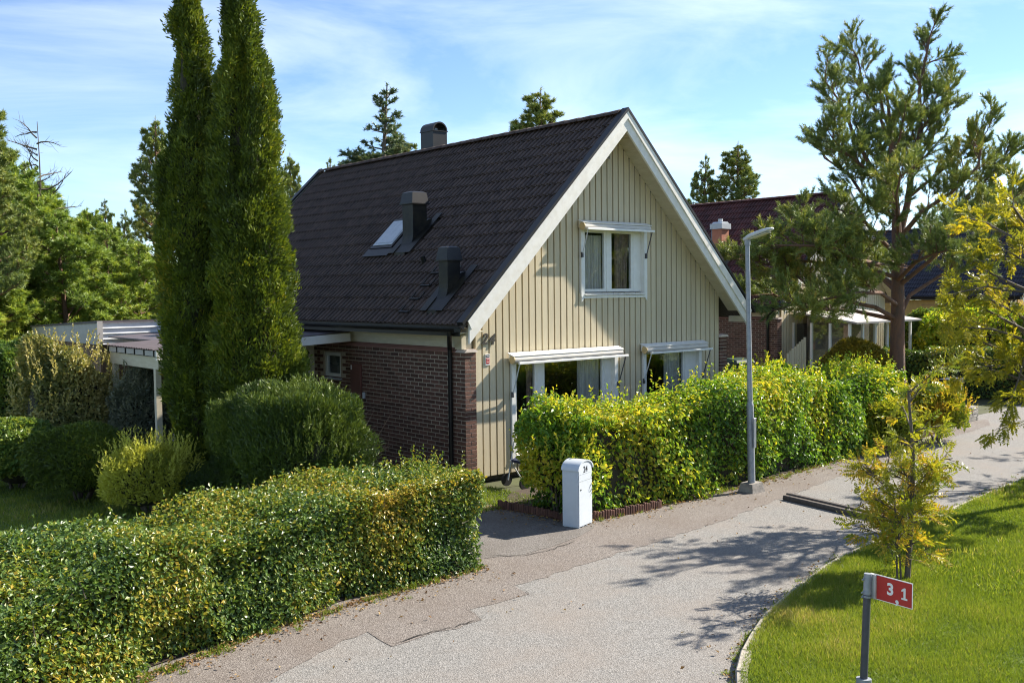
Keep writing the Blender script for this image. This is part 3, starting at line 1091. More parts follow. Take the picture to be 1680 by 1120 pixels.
# small side window in the brick wall
mb = MB()
mb.box(0.03, 0.10, 4.225, 4.30, 1.665, 2.165); mb.box(0.03, 0.10, 4.82, 4.895, 1.665, 2.165)
mb.box(0.03, 0.10, 4.301, 4.819, 1.665, 1.73); mb.box(0.03, 0.10, 4.301, 4.819, 2.10, 2.165)
sidew = mb.build('window', M_WHITE, house)
mb = MB(); mb.box(0.06, 0.066, 4.30, 4.82, 1.73, 2.10); mb.build('pane', M_GLASS, sidew)
mb = MB(); mb.box(0.14, 0.15, 4.2, 4.92, 1.6, 2.2); mb.build('blind', surf('dim_blind', (0.2, 0.22, 0.22), 0.8), sidew)
mb = MB(); mb.slab((-0.06, 4.18, 1.63), (0.05, 4.18, 1.66), (0.05, 4.94, 1.66), (-0.06, 4.94, 1.63), -0.02); mb.build('sill', M_GREYP, sidew)
# meter cabinet on the brick wall
mb = MB(); mb.bbox(-0.05, -0.002, 3.38, 3.77, 1.05, 1.99, 0.008); cab = mb.build('meter_cabinet', M_CABINET, house)
mb = MB(); mb.box(-0.054, -0.0505, 3.70, 3.735, 1.86, 1.95); mb.build('cabinet_lock', M_SIGNW, cab)
mb = MB(); mb.bbox(-0.05, -0.003, 3.27, 3.325, 1.30, 1.42, 0.006); mb.build('outdoor_socket', M_GREYP, house)
# house number, alarm sign, gable vent
for ch, xx, zz in (('2', 0.45, 2.56), ('4', 0.61, 2.545)):
    text_obj('house_number', ch, 0.27, M_IRON, house, (xx, 0.004, zz), (R_(90), 0, 0), 0.010, 0.006, 0.25)
mb = MB(); mb.box(0.475, 0.575, 0.008, 0.0205, 2.10, 2.30); al = mb.build('alarm_sign', M_SIGNW, house)
mb = MB(); mb.box(0.485, 0.565, 0.0055, 0.0078, 2.125, 2.225); mb.build('red_panel', M_RED, al)
mb = MB(); mb.box(0.485, 0.565, 0.0055, 0.0078, 2.243, 2.285); mb.build('black_panel', M_INK, al)
mb = MB()
for zz in (2.150, 2.195): mb.box(0.495, 0.555, 0.0035, 0.0053, zz, zz + 0.012)
mb.box(0.495, 0.555, 0.0035, 0.0053, 2.258, 2.268)
mb.build('print', M_SIGNW, al)
mb = MB(); mb.box(3.52, 3.68, -0.012, 0.0205, 5.98, 6.14); gv = mb.build('gable_vent', M_CREAM, house)
mb = MB()
for k in range(4): mb.box(3.535, 3.665, -0.016, -0.0125, 5.995 + k * 0.035, 6.015 + k * 0.035)
mb.build('louvre', M_INK, gv)


# roof hoods: vertical sheet-metal stack with swept skirt
def hood(yc, xf, xb, top, xs, wid=0.34, mossy=True):
    mat = M_BLACK_MOSS if mossy else M_BLACK
    y0, y1 = yc - wid / 2, yc + wid / 2
    mb = MB()
    # side profile with concave sweep to the slope in front and behind
    n = 7
    front = []
    for i in range(n + 1):
        t = i / n
        # from body front (vertical) to skirt toe on the slope, a smooth quarter sweep
        h0 = roofz(xf) + 0.30
        x = xf - (xf - xs) * t ** 2.2
        z = h0 + (roofz(xs) + 0.10 - h0) * (1 - (1 - t) ** 1.15)
        front.append((x, max(z, roofz(x) + 0.10)))
    back = []
    xr = xb + 0.16
    for i in range(n + 1):
        t = i / n
        h0 = roofz(xb) + 0.20
        x = xb + (xr - xb) * t ** 2.0
        z = h0 + (roofz(xr) + 0.10 - h0) * t
        back.append((x, max(z, roofz(x) + 0.10)))
    prof = [(xf, top)] + front + [(xs, roofz(xs) - 0.02)] + [(xr, roofz(xr) - 0.02)] + back[::-1] + [(xb, top)]
    mb.prism(prof, 1, y0, y1)
    hd = mb.build('vent_hood', mat, house)
    # cap: frustum with rolled lip
    mb = MB()
    o = 0.035
    def ring(e, z): return [(xf - e, y0 - e, z), (xb + e, y0 - e, z), (xb + e, y1 + e, z), (xf - e, y1 + e, z)]
    v = ring(o + 0.012, top) + ring(o + 0.012, top + 0.02) + ring(o, top + 0.022) + ring(0.0, top + 0.24) + ring(-0.05, top + 0.265)
    f = [(3, 2, 1, 0), (16, 17, 18, 19)]
    for q in range(0, 16, 4):
        f += [(q + i, q + (i + 1) % 4, q + 4 + (i + 1) % 4, q + 4 + i) for i in range(4)]
    mb.add(v, f)
    mb.build('cap', M_BLACK, hd)
    # lead flashing on the slope each side
    mb = MB()
    for a, b in ((y0 - 0.20, y0 - 0.002), (y1 + 0.002, y1 + 0.20)):
        mb.slab((xs - 0.02, a, roofz(xs - 0.02) + 0.105), (xr + 0.10, a, roofz(xr + 0.10) + 0.105), (xr + 0.10, b, roofz(xr + 0.10) + 0.105), (xs - 0.02, b, roofz(xs - 0.02) + 0.105), 0.012)
    mb.build('skirt_flashing', mat, hd)
    return hd


hood(0.64, 0.03, 0.31, 3.97, -0.24, 0.27)
hood(3.36, 1.15, 1.50, 5.23, 0.93, 0.38)
# roof window
def on_slope(x, y, h): return np.array([x - h * SL / math.hypot(1, SL), y, roofz(x) + h / math.hypot(1, SL)])
def slope_box(mb, x0, x1, y0, y1, h0, h1):
    P = [on_slope(x, y, h) for h in (h0, h1) for x, y in ((x0, y0), (x1, y0), (x1, y1), (x0, y1))]
    mb.add(P, [(3, 2, 1, 0), (4, 5, 6, 7), (0, 1, 5, 4), (1, 2, 6, 5), (2, 3, 7, 6), (3, 0, 4, 7)])
mb = MB()
slope_box(mb, 1.09, 1.76, 3.80, 3.88, 0.0, 0.10); slope_box(mb, 1.09, 1.76, 4.56, 4.64, 0.0, 0.10)
slope_box(mb, 1.09, 1.17, 3.881, 4.559, 0.0, 0.10); slope_box(mb, 1.68, 1.76, 3.881, 4.559, 0.0, 0.10)
rw = mb.build('roof_window', M_BLACK, house)
mb = MB(); slope_box(mb, 1.145, 1.70, 3.86, 4.58, 0.085, 0.112)
skyglass = surf('roof_glass_painted_sky', (0.30, 0.36, 0.42), 0.04, spec=1.0)  # sky reflection put into the opaque pane's blue-grey colour
mb2 = MB(); slope_box(mb2, 1.19, 1.66, 3.90, 4.54, 0.113, 0.118)
mb.build('sash', surf('pale_blue_grey_frame', (0.45, 0.50, 0.55), 0.5), rw); mb2.build('pane', skyglass, rw)
mb = MB(); slope_box(mb, 0.92, 1.085, 3.74, 4.70, 0.075, 0.085); mb.build('apron', M_BLACK, rw)
# soil pipe and roof steps
mb = MB(); mb.tube([on_slope(0.74, 2.2, 0.0), on_slope(0.74, 2.2, 0.0) + np.array([-0.05, 0, 0.16])], 0.05, 10); mb.build('vent_pipe', M_BLACK_MOSS, house)
for x, y in ((-0.26, 1.40), (-0.02, 1.40), (0.23, 1.40), (0.47, 1.40)):
    mb = MB(); slope_box(mb, x, x + 0.02, y - 0.15, y + 0.15, 0.08, 0.115); slope_box(mb, x + 0.021, x + 0.14, y - 0.15, y - 0.13, 0.08, 0.10); slope_box(mb, x + 0.021, x + 0.14, y + 0.13, y + 0.15, 0.08, 0.10)
    mb.build('roof_step', M_BLACK_MOSS, house)
# chimney: sheet-metal clad stack with arched cowl
mb = MB(); mb.box(3.95, 4.38, 6.28, 6.80, 6.0, 7.38); mb.box(3.93, 4.40, 6.26, 6.82, 7.381, 7.40)
ch = mb.build('chimney', M_BLACK, house)
arc = [(6.54 - 0.26 * math.cos(a), 7.402 + 0.19 * math.sin(a)) for a in np.linspace(0, math.pi, 13)]
arci = [(6.54 - 0.235 * math.cos(a), 7.402 + 0.17 * math.sin(a)) for a in np.linspace(0, math.pi, 13)]
arcx = [(4.165 - 0.225 * math.cos(a), 7.402 + 0.22 * math.sin(a)) for a in np.linspace(0, math.pi, 13)]
arcxi = [(4.165 - 0.195 * math.cos(a), 7.402 + 0.185 * math.sin(a)) for a in np.linspace(0, math.pi, 13)]
mb = MB(); mb.prism(arcx + arcxi[::-1], 1, 6.27, 6.81); mb.build('cowl', M_BLACK, ch)
mb = MB(); mb.tube([(4.165, 6.5, 7.40), (4.165, 6.5, 7.48)], 0.08, 10); mb.build('flue', M_GALV, ch)
# entrance wall beyond the brick, with lantern
mb = MB(); mb.box(-1.7, 0.0, 5.31, 5.45, 0.0, 2.3); mb.build('entrance_wall', M_CREAM, house)
lan = MB()
lan.lathe([(0.03, -0.02), (0.055, 0.0), (0.10, 0.22), (0.13, 0.23), (0.05, 0.31), (0.015, 0.34)], 6, (0, 0))
lo = lan.build('wall_lantern', M_BLACK, house, loc=(-0.35, 5.10, 1.92))
mb = MB(); mb.tube([(0.0, 0.0, -0.02), (0.0, 0.02, -0.08), (0.06, 0.10, -0.08), (0.12, 0.2, -0.02)], 0.012, 6); mb.build('bracket', M_BLACK, lo)
mb = MB(); mb.box(-0.07, 0.05, 0.195, 0.208, -0.36, -0.10); mb.build('plaque', M_BROWNBOARD, lo)

# ---- carport canopy in front of the entrance
cp = thing('carport', 'low carport canopy with white fascia and dark corrugated roof beside the house', 'carport', (-2.0, 5.2, 0))
def cl(x, y, z): return (x + 2.0, y - 5.2, z)
zc = lambda x: 2.60 + 0.045 * x if x > -1.3 else 2.60 + 0.045 * x
V, F = [], []
ncor = 60
for i in range(ncor + 1):
    y = 3.84 + (6.4 - 3.84) * i / ncor
    h = 0.014 * (1 if i % 2 else -1)
    for x in (-4.05, 0.02): V.append(cl(x, y, zc(x) + 0.03 + h))
for i in range(ncor): F.append((2 * i, 2 * i + 1, 2 * i + 3, 2 * i + 2))
MB().add(V, F).build('corrugated_roof', M_ROOFFELT, cp)
MB().prism([(-3.05 + 2, zc(-3.05) + 0.0), (1.99, zc(0) + 0.0), (1.99, zc(0) + 0.03), (-3.05 + 2, zc(-3.05) + 0.03)], 1, 6.41 - 5.2, 9.2 - 5.2).build('rear_roof', M_ROOFFELT, cp)
mb = MB(); mb.prism([(-4.0 + 2, zc(-4.0) - 0.17), (0.0 + 2 - 0.008, zc(0) - 0.17), (0.0 + 2 - 0.008, zc(0) + 0.0), (-4.0 + 2, zc(-4.0) + 0.0)], 1, 3.80 - 5.2, 3.845 - 5.2); mb.build('fascia', M_WHITE, cp)
mb = MB(); mb.box(-4.0 + 2, -3.96 + 2, 3.85 - 5.2, 6.4 - 5.2, zc(-4) - 0.10, zc(-4) - 0.005); mb.build('side_fascia', M_GREYFAS, cp)
for k in range(6):
    mb = MB(); y = 3.9 + k * 0.48
    mb.box(-4.02 + 2, -4.001 + 2, y - 5.2, y + 0.02 - 5.2, zc(-4) - 0.11, zc(-4) + 0.0); mb.build('gutter_hook', M_BLACK, cp)
mb = MB(); mb.box(-3.95 + 2, -3.85 + 2, 3.86 - 5.2, 6.4 - 5.2, zc(-4) - 0.34, zc(-4) - 0.12); mb.build('beam', M_CREAM, cp)
for y in (4.0, 6.2):
    mb = MB(); mb.box(-3.95 + 2, -3.85 + 2, y - 5.2, y + 0.1 - 5.2, 0, zc(-4) - 0.341); mb.build('post', M_CREAM, cp)
mb = MB(); mb.box(-1.72 + 2, 0 + 2 - 0.01, 5.46 - 5.2, 9.1 - 5.2, 0.0, 2.25); mb.build('porch_wall', M_GREYFAS, cp)

# ---- garage with pent roof
gar = thing('garage', 'flat-roofed garage with pale profiled fascia behind the tall columnar conifers', 'garage', (-3.2, 9.3, 0))
mb = MB(); mb.box(0.06, 5.5, 0.06, 5.2, 0, 2.30); mb.build('wall', M_BROWNBOARD, gar)
for k in range(24):
    mb = MB(); mb.box(0.03, 0.058, 0.08 + k * 0.21, 0.08 + k * 0.21 + 0.19, 0.02, 2.29); mb.build('wall_board', M_BROWNBOARD, gar)
mb = MB(); mb.prism([(0.0, 2.31), (5.25, 2.31), (5.25, 2.60), (0.0, 2.80)], 0, -0.06, 0.0); mb.build('side_fascia', M_GREYFAS, gar)
mb = MB(); mb.prism([(-0.03, 2.60 + 0.2), (5.28, 2.60), (5.28, 2.64), (-0.03, 2.85)], 0, -0.09, 5.6); mb.build('roof', M_ROOFFELT, gar)
for k in range(4):
    z0 = 2.31 + k * 0.122
    mb = MB(); mb.prism([(-0.055, z0), (-0.02, z0 + 0.03), (-0.02, z0 + 0.10), (-0.055, z0 + 0.118), (0.0, z0 + 0.118), (0.0, z0)], 0, 0.05, 5.55); mb.build('fascia_panel', M_ALU, gar)
mb = MB(); mb.box(-0.075, 0.045, -0.07, -0.002, 2.30, 2.84); mb.build('corner_trim', M_GREYFAS, gar)

# ---- neighbouring house (same type, red-brown roof)
nh = thing('brick_house', 'neighbouring brick and board house with a dark red tiled roof behind the large pine', 'house', (18.3, 6.2, 0))
NOP = [(2.93, 4.69, 3.3, 4.6), (1.2, 6.3, 0.5, 2.15)]
make_house(nh, 11.35, NOP, M_TILE_RED, detail=False)
window(nh, 2.93, 4.69, 3.3, 4.6, [(3.02, 3.66), (3.76, 4.44)])
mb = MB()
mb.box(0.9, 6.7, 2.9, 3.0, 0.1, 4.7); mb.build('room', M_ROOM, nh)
# glazed veranda on its gable
mb = MB(); mb.box(0.9, 5.0, -2.2, 0.0, 0.0, 0.5); ver = mb.build('veranda', M_WHITE, nh)
for k in range(6):
    x = 0.95 + k * 0.80
    mb = MB(); mb.box(x - 0.04, x + 0.04, -2.2, -2.12, 0.501, 2.2); mb.build('post', M_WHITE, ver)
    if k < 5:
        mb = MB(); mb.box(x + 0.045, x + 0.755, -2.17, -2.162, 0.52, 2.15); mb.build('pane', M_GLASS, ver)
for k in range(3):
    y = -2.12 + k * 0.72
    mb = MB(); mb.box(0.91, 0.99, y + 0.64, y + 0.72, 0.501, 2.2); mb.build('post', M_WHITE, ver)
    mb = MB(); mb.box(0.945, 0.953, y + 0.002, y + 0.638, 0.52, 2.15); mb.build('pane', M_GLASS, ver)
mb = MB(); mb.slab((0.8, -2.5, 2.2), (5.1, -2.5, 2.2), (5.1, 0.0, 2.55), (0.8, 0.0, 2.55), 0.06); mb.build('veranda_roof', M_GREYFAS, ver)
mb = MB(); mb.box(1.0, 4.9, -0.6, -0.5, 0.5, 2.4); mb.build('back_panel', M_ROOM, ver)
# timber steps rail
mb = MB(); mb.tube([(0.3, -2.9, 0.3), (0.9, -2.2, 1.2)], 0.05, 6); mb.tube([(0.3, -2.9, 0.0), (0.3, -2.9, 0.4)], 0.04, 6); mb.build('stair_rail', M_WHITE, ver)
for k in range(8):
    mb = MB(); mb.box(-0.75 + k * 0.14, -0.75 + k * 0.14 + 0.12, -0.9, -0.875, 0.0, 1.25 + k * 0.07); mb.build('screen_board', M_BEIGE, nh)
# chimney
mb = MB(); mb.box(0.96, 1.38, 3.10, 3.54, 3.9, 5.62); nch = mb.build('chimney', M_PINK, nh)
mb = MB(); mb.box(0.90, 1.44, 3.04, 3.60, 5.621, 5.82); mb.prism([(0.94, 5.822), (1.40, 5.822), (1.32, 5.89), (1.02, 5.89)], 1, 3.1, 3.54); mb.tube([(1.17, 3.32, 5.89), (1.17, 3.32, 6.0)], 0.09, 8); mb.build('cap', M_GREYP, nch)
mb = MB(); mb.box(0.955, 0.99, 3.541, 3.57, 4.2, 5.62); mb.build('flashing_strip', M_GALV, nch)
mb = MB(); slope_box(mb, 0.78, 0.955, 3.0, 3.64, 0.05, 0.062); slope_box(mb, 0.956, 1.45, 2.98, 3.098, 0.05, 0.062); mb.build('flashing', M_GALV, nch)
mb = MB(); slope_box(mb, 1.25, 1.95, 4.0, 4.6, 0.03, 0.1); nrw = mb.build('roof_window', M_GALV, nh)
mb = MB(); slope_box(mb, 1.32, 1.88, 4.07, 4.53, 0.101, 0.105); mb.build('pane', skyglass, nrw)

# ---- third house far right
p3 = dep(1662, 484, 52)
h3 = thing('brick_house', 'far house with a blue-black tiled roof above an ochre wall at the right edge', 'house', (p3[0] + 0.4, p3[1], 0))
make_house(h3, 13.0, [], M_TILE_BLUE, detail=False, wall_mat=M_YELLOWW, gap_mat=M_YELLOWW)
mb = MB(); mb.box(-0.03, -0.004, 0.3, 12.4, 0.1, 2.62); mb.build('ochre_wall', M_YELLOWW, h3)
#@@PART2
# ================================================================== vegetation
def prism_points(path, s_):
    P = np.array(path, float)
    seg = np.linalg.norm(np.diff(P, axis=0), axis=1)
    c = np.r_[0, np.cumsum(seg)]
    q = s_ * c[-1]
    X = np.c_[np.interp(q, c, P[:, 0]), np.interp(q, c, P[:, 1])]
    X2 = np.c_[np.interp(q + 0.05, c, P[:, 0]), np.interp(q + 0.05, c, P[:, 1])]
    X1 = np.c_[np.interp(q - 0.05, c, P[:, 0]), np.interp(q - 0.05, c, P[:, 1])]
    t = X2 - X1
    t /= np.linalg.norm(t, axis=1, keepdims=True) + 1e-9
    return X, t, c[-1]


def hedge(name, label, path, half_w, height, n, leaf, mat, seed, lump=0.10, shoots=0, back=0.35, group=None, droop=0.15, hvar=0.06, rag=0.05, core_in=0.16, hprof=((0, 1), (1, 1)), hollow=0.3, twigs=0, lod=None, tone_noise=0.5):
    """clipped hedge along a centre line: leaves through the outer shell of a rounded block round a solid dark core"""
    rng = np.random.default_rng(seed)
    root = thing(name, label, 'hedge', (path[0][0], path[0][1], 0), group=group)
    off = np.array([path[0][0], path[0][1], 0.0])
    _, _, Ltot = prism_points(path, np.array([0.0]))
    nz = Fourier(rng, 1.6); nz2 = Fourier(rng, 4.5); nh = Fourier(rng, 0.9); ncol = Fourier(rng, 1.9)
    # cross-section perimeter: front up, top, back down (rounded corners); ends get their own share
    w, h = half_w, height
    wts = np.array([h, 2 * w, h * back])
    side = rng.choice(3, n, p=wts / wts.sum())
    s_ = rng.random(n)
    if lod is not None:
        s_ = lod(s_, rng)
    q = rng.random(n)
    cx = np.where(side == 0, -w, np.where(side == 1, -w + 2 * w * q, w))
    cz = np.where(side == 1, h, h * (q ** 0.9))
    # round the shoulders
    shoulder_ = 0.13
    nx = np.where(side == 0, -1.0, np.where(side == 2, 1.0, 0.0)); nzv = np.where(side == 1, 1.0, 0.0)
    k = (side != 1) & (cz > h - shoulder_)
    a = (cz - (h - shoulder_)) / shoulder_
    cx = np.where(k, cx - np.sign(cx) * shoulder_ * (1 - np.sqrt(np.clip(1 - a * a, 0, 1))), cx)
    nzv = np.where(k, a, nzv)
    X, T, _ = prism_points(path, s_)
    Nr = np.c_[T[:, 1], -T[:, 0]]           # to the road side = cross-section -x
    # ends: pull a share of the points onto the end caps
    e = rng.random(n) < (2 * w * h) / (wts.sum() * Ltot) * 0.9
    endsel = np.where(rng.random(n) < 0.5, 0.0, 1.0)
    Xe, Te, _ = prism_points(path, endsel)
    cx = np.where(e, rng.uniform(-w, w, n), cx); cz = np.where(e, h * q, cz)
    X = np.where(e[:, None], Xe, X); T = np.where(e[:, None], Te, T)
    Nr = np.c_[T[:, 1], -T[:, 0]]
    nrm3 = np.c_[Nr * (-nx)[:, None], nzv]
    nrm3 = np.where(e[:, None], np.c_[T * np.where(endsel > 0.5, 1, -1)[:, None], np.zeros(n)], nrm3)
    nrm3 = nrm(nrm3 + 1e-6)
    P = np.c_[X + Nr * (-cx)[:, None], cz]
    hp = lambda q: np.interp(q, [a_[0] for a_ in hprof], [a_[1] for a_ in hprof])
    s_eff = np.where(e, endsel, s_)
    hh = hp(s_eff) * (1 + hvar * nh(np.c_[X, np.zeros(n)]))
    P[:, 2] *= hh
    nz3 = Fourier(rng, 3.4)
    d = -hollow * np.clip(nz3(P) - 0.25, 0, 0.6) + lump * nz(P) + lump * 0.5 * nz2(P) - rng.exponential(rag, n) + rng.normal(0, rag * 0.4, n)
    P = P + nrm3 * d[:, None]
    P[:, 2] = np.clip(P[:, 2], 0.03, None)
    N = nrm(nrm3 * 0.55 + np.array([0, 0, 0.55]) + rng.normal(size=(n, 3)) * 0.5)
    D = rnd_dirs(rng, n)
    D = nrm(D - N * (D * N).sum(1, keepdims=True) + nrm3 * 0.35 - np.array([0, 0, droop]))
    Ls = leaf * rng.uniform(0.65, 1.25, n)
    col = np.clip(0.5 + 0.28 * ncol(P) * tone_noise * 2 + rng.normal(0, 0.2, n) + 0.12 * (side == 1), 0, 1)  # leaf tone varies in patches and sits higher on the top
    if shoots:
        ss = rng.random(shoots)
        Xs, Ts, _ = prism_points(path, ss)
        B = np.c_[Xs + np.c_[Ts[:, 1], -Ts[:, 0]] * rng.uniform(-w, w, (shoots, 1)), hp(ss) * h * (1 + hvar * nh(np.c_[Xs, np.zeros(shoots)]))]
        dv = nrm(np.array([0, 0, 1.0]) + rng.normal(0, 0.35, (shoots, 3)))
        m = 9
        tt = np.tile(np.linspace(0.0, 1, m), shoots)[:, None]
        ln = np.repeat(rng.uniform(0.08, 0.30, shoots) * (leaf / 0.05) ** 0.5, m)[:, None]
        Ps = np.repeat(B, m, 0) + np.repeat(dv, m, 0) * tt * ln
        Ds = nrm(np.repeat(dv, m, 0) * 0.6 + rnd_dirs(rng, m * shoots))
        P = np.vstack([P, Ps]); D = np.vstack([D, Ds]); N = np.vstack([N, nrm(rng.normal(size=(m * shoots, 3)) + np.array([0, 0, 1.0]))])
        Ls = np.r_[Ls, leaf * rng.uniform(0.6, 1.0, m * shoots)]; col = np.r_[col, np.clip(rng.normal(0.7, 0.15, m * shoots), 0, 1)]
    lf = leaf_obj('foliage', P - off, D, N, Ls, Ls * rng.uniform(0.5, 0.68, len(Ls)), mat, root, col)
    tag(lf, kind='stuff')
    if twigs:
        k = rng.choice(n, twigs)
        Dt = nrm(nrm3[k] * 0.8 + rng.normal(0, 0.5, (twigs, 3)) + np.array([0, 0, 0.35]))
        Vt, Ft = needle_arrays(P[k] - off - nrm3[k] * 0.10 - Dt * 0.06, Dt, rng.uniform(0.12, 0.26, twigs), np.full(twigs, 0.007), rng)
        tg = link('bare_twigs', mesh_np('bare_twigs', Vt, Ft, np.full(twigs, 3), M_BARK_G), root)
        tag(tg, kind='stuff')
    # solid core for the twigs, inner shade put into its dark colour
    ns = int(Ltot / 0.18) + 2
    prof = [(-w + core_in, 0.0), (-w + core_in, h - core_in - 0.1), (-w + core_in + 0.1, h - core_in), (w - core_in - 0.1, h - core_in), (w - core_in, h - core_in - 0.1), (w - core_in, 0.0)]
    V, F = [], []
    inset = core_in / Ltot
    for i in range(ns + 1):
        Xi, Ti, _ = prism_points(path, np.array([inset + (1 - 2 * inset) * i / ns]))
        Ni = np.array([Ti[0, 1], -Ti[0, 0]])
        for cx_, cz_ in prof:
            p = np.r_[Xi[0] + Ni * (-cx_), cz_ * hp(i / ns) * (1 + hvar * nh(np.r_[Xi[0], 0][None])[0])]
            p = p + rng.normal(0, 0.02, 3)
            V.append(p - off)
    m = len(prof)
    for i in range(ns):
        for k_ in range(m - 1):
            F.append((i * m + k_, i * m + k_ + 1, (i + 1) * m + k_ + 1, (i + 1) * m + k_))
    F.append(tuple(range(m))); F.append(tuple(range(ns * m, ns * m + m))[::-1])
    MB().add(V, F).build('twigs', M_DARK_CORE, root)
    return root


def blob_shell(rng, n, rad, lump, depth, hemi=True):
    """points and normals on a lumpy ellipsoid standing on the ground (z from 0)"""
    d = rnd_dirs(rng, n)
    if hemi: d[:, 2] = np.where(d[:, 2] < -0.45, -d[:, 2], d[:, 2])
    f1, f2 = Fourier(rng, 1.7), Fourier(rng, 4.0)
    r = 1 + lump * f1(d) + lump * 0.6 * f2(d)
    dd = 1 - np.abs(rng.exponential(depth, n))
    R3 = np.array(rad)
    P = d * R3 * (r * np.clip(dd, 0.3, 1.05))[:, None]
    N = nrm(d / R3)
    return P, N


def shrub(name, label, loc, rad, n, leaf, mat, seed, cat='shrub', lump=0.14, depth=0.10, up=0.3, width=0.55, needle=False, shoots=0, shoot_len=0.25, group=None, bark=None, core=0.72, boxy=0.0, col_mu=0.5, ncolf=2.2):
    """bush: lumpy crown of leaves, a few stems and a solid dark core"""
    rng = np.random.default_rng(seed)
    root = thing(name, label, cat, (loc[0], loc[1], loc[2] if len(loc) > 2 else 0), group=group)
    rx, ry, rz = rad
    P, N = blob_shell(rng, n, (rx, ry, rz), lump, depth)
    if boxy:
        s_ = np.abs(P / np.array(rad)); mxx = s_.max(1, keepdims=True)
        P = P * (1 - boxy + boxy * np.linalg.norm(s_, axis=1, keepdims=True) / (mxx + 1e-6))
    c = np.array([0, 0, rz * 0.92])
    P = P + c
    keep = P[:, 2] > 0.02
    P, N = P[keep], N[keep]
    n = len(P)
    nc = Fourier(rng, ncolf / max(rx, 0.4))
    col = np.clip(col_mu + 0.25 * nc(P) + rng.normal(0, 0.17, n), 0, 1)
    Nn = nrm(N * 0.6 + np.array([0, 0, 0.4]) + rng.normal(size=(n, 3)) * 0.5)
    D = rnd_dirs(rng, n)
    D = nrm(D - Nn * (D * Nn).sum(1, keepdims=True) * 0.8 + N * 0.5 + np.array([0, 0, up]))
    Ls = leaf * rng.uniform(0.6, 1.3, n)
    if shoots:
        dirs = rnd_dirs(rng, shoots); dirs[:, 2] = np.abs(dirs[:, 2])
        B = dirs * np.array(rad) * 0.95 + c
        dv = nrm(dirs * 0.35 + np.array([0, 0, 1.0]) + rng.normal(0, 0.2, (shoots, 3)))
        m = 12
        tt = np.tile(np.linspace(0, 1, m), shoots)[:, None]
        ln = np.repeat(rng.uniform(0.4, 1.0, shoots) * shoot_len, m)[:, None]
        Ps = np.repeat(B, m, 0) + np.repeat(dv, m, 0) * tt * ln
        P = np.vstack([P, Ps]); D = np.vstack([D, nrm(np.repeat(dv, m, 0) + 0.8 * rnd_dirs(rng, m * shoots))])
        Nn = np.vstack([Nn, rnd_dirs(rng, m * shoots)])
        Ls = np.r_[Ls, leaf * rng.uniform(0.5, 0.9, m * shoots)]
        col = np.r_[col, np.clip(rng.normal(min(0.95, col_mu + 0.25), 0.12, m * shoots), 0, 1)]
    fo = leaf_obj('foliage', P, D, Nn, Ls, Ls * width * rng.uniform(0.8, 1.15, len(Ls)), mat, root, col)
    tag(fo, kind='stuff')
    mb = MB()
    # stems reaching into the crown
    for k in range(7):
        a = rng.uniform(0, 6.28); r0 = 0.12 * rx
        e = np.array([math.cos(a) * rx * 0.6, math.sin(a) * ry * 0.6, rz * rng.uniform(1.0, 1.5)])
        b = np.array([math.cos(a) * r0, math.sin(a) * r0, -0.02])
        mid = (b + e) / 2 + rng.normal(0, 0.06, 3) * rx
        mb.tube([b, mid, e], [0.03 * rx ** 0.5, 0.02 * rx ** 0.5, 0.006], 5)
    mb.build('stems', bark or M_BARK_G, root)
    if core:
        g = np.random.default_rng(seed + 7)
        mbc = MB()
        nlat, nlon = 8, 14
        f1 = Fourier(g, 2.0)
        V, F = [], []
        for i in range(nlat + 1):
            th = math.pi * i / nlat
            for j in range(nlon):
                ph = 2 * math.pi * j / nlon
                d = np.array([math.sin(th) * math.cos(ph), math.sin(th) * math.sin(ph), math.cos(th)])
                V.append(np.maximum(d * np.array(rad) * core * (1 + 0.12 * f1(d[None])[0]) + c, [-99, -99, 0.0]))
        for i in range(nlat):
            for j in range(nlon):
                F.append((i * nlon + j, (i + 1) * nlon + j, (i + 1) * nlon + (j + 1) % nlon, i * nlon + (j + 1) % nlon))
        mbc.add(V, F).build('dark_inner_core', M_DARK_CORE, root)  # closed hull, dark colour stands for the shaded inside of the bush
    return root


def shrub_at(name, label, px, t, top, half_px, n, leaf, mat, seed, squash=1.0, **kw):
    p = dep(px, 600, t); topz = dep(px, top, t)[2]
    r = half_px * t / FPX
    return shrub(name, label, (p[0], p[1], 0), (r, r * squash, topz / 1.92), n, leaf, mat, seed, **kw)


# ---- leaf materials (base colours of the leaves themselves)
LF_PRIVET = leafmat('glossy_privet_leaf', [(0.0, (0.0357, 0.075, 0.0214)), (0.35, (0.0715, 0.1393, 0.0286)), (0.65, (0.1518, 0.2232, 0.0321)), (0.88, (0.3573, 0.3304, 0.0321)), (1.0, (0.4645, 0.3395, 0.0536))], rough=0.40, trans=0.28, spec=0.5)
LF_BEECH = leafmat('yellowing_broad_leaf', [(0.0, (0.0598, 0.1348, 0.0217)), (0.35, (0.1295, 0.2592, 0.026)), (0.65, (0.2591, 0.3629, 0.0306)), (0.88, (0.538, 0.4977, 0.0349)), (1.0, (0.5674, 0.4769, 0.0653))], rough=0.38, trans=0.42, spec=0.5)
LF_YEW = leafmat('yew_needle', [(0.0, (0.0286, 0.052, 0.0129)), (0.5, (0.0688, 0.1125, 0.0193)), (1.0, (0.2146, 0.2704, 0.0375))], rough=0.4, trans=0.15)
LF_THUJA = leafmat('thuja_spray', [(0.0, (0.0412, 0.0638, 0.0123)), (0.45, (0.1028, 0.1499, 0.0154)), (0.8, (0.2282, 0.2698, 0.0215)), (1.0, (0.3651, 0.2996, 0.0308))], rough=0.55, trans=0.25)
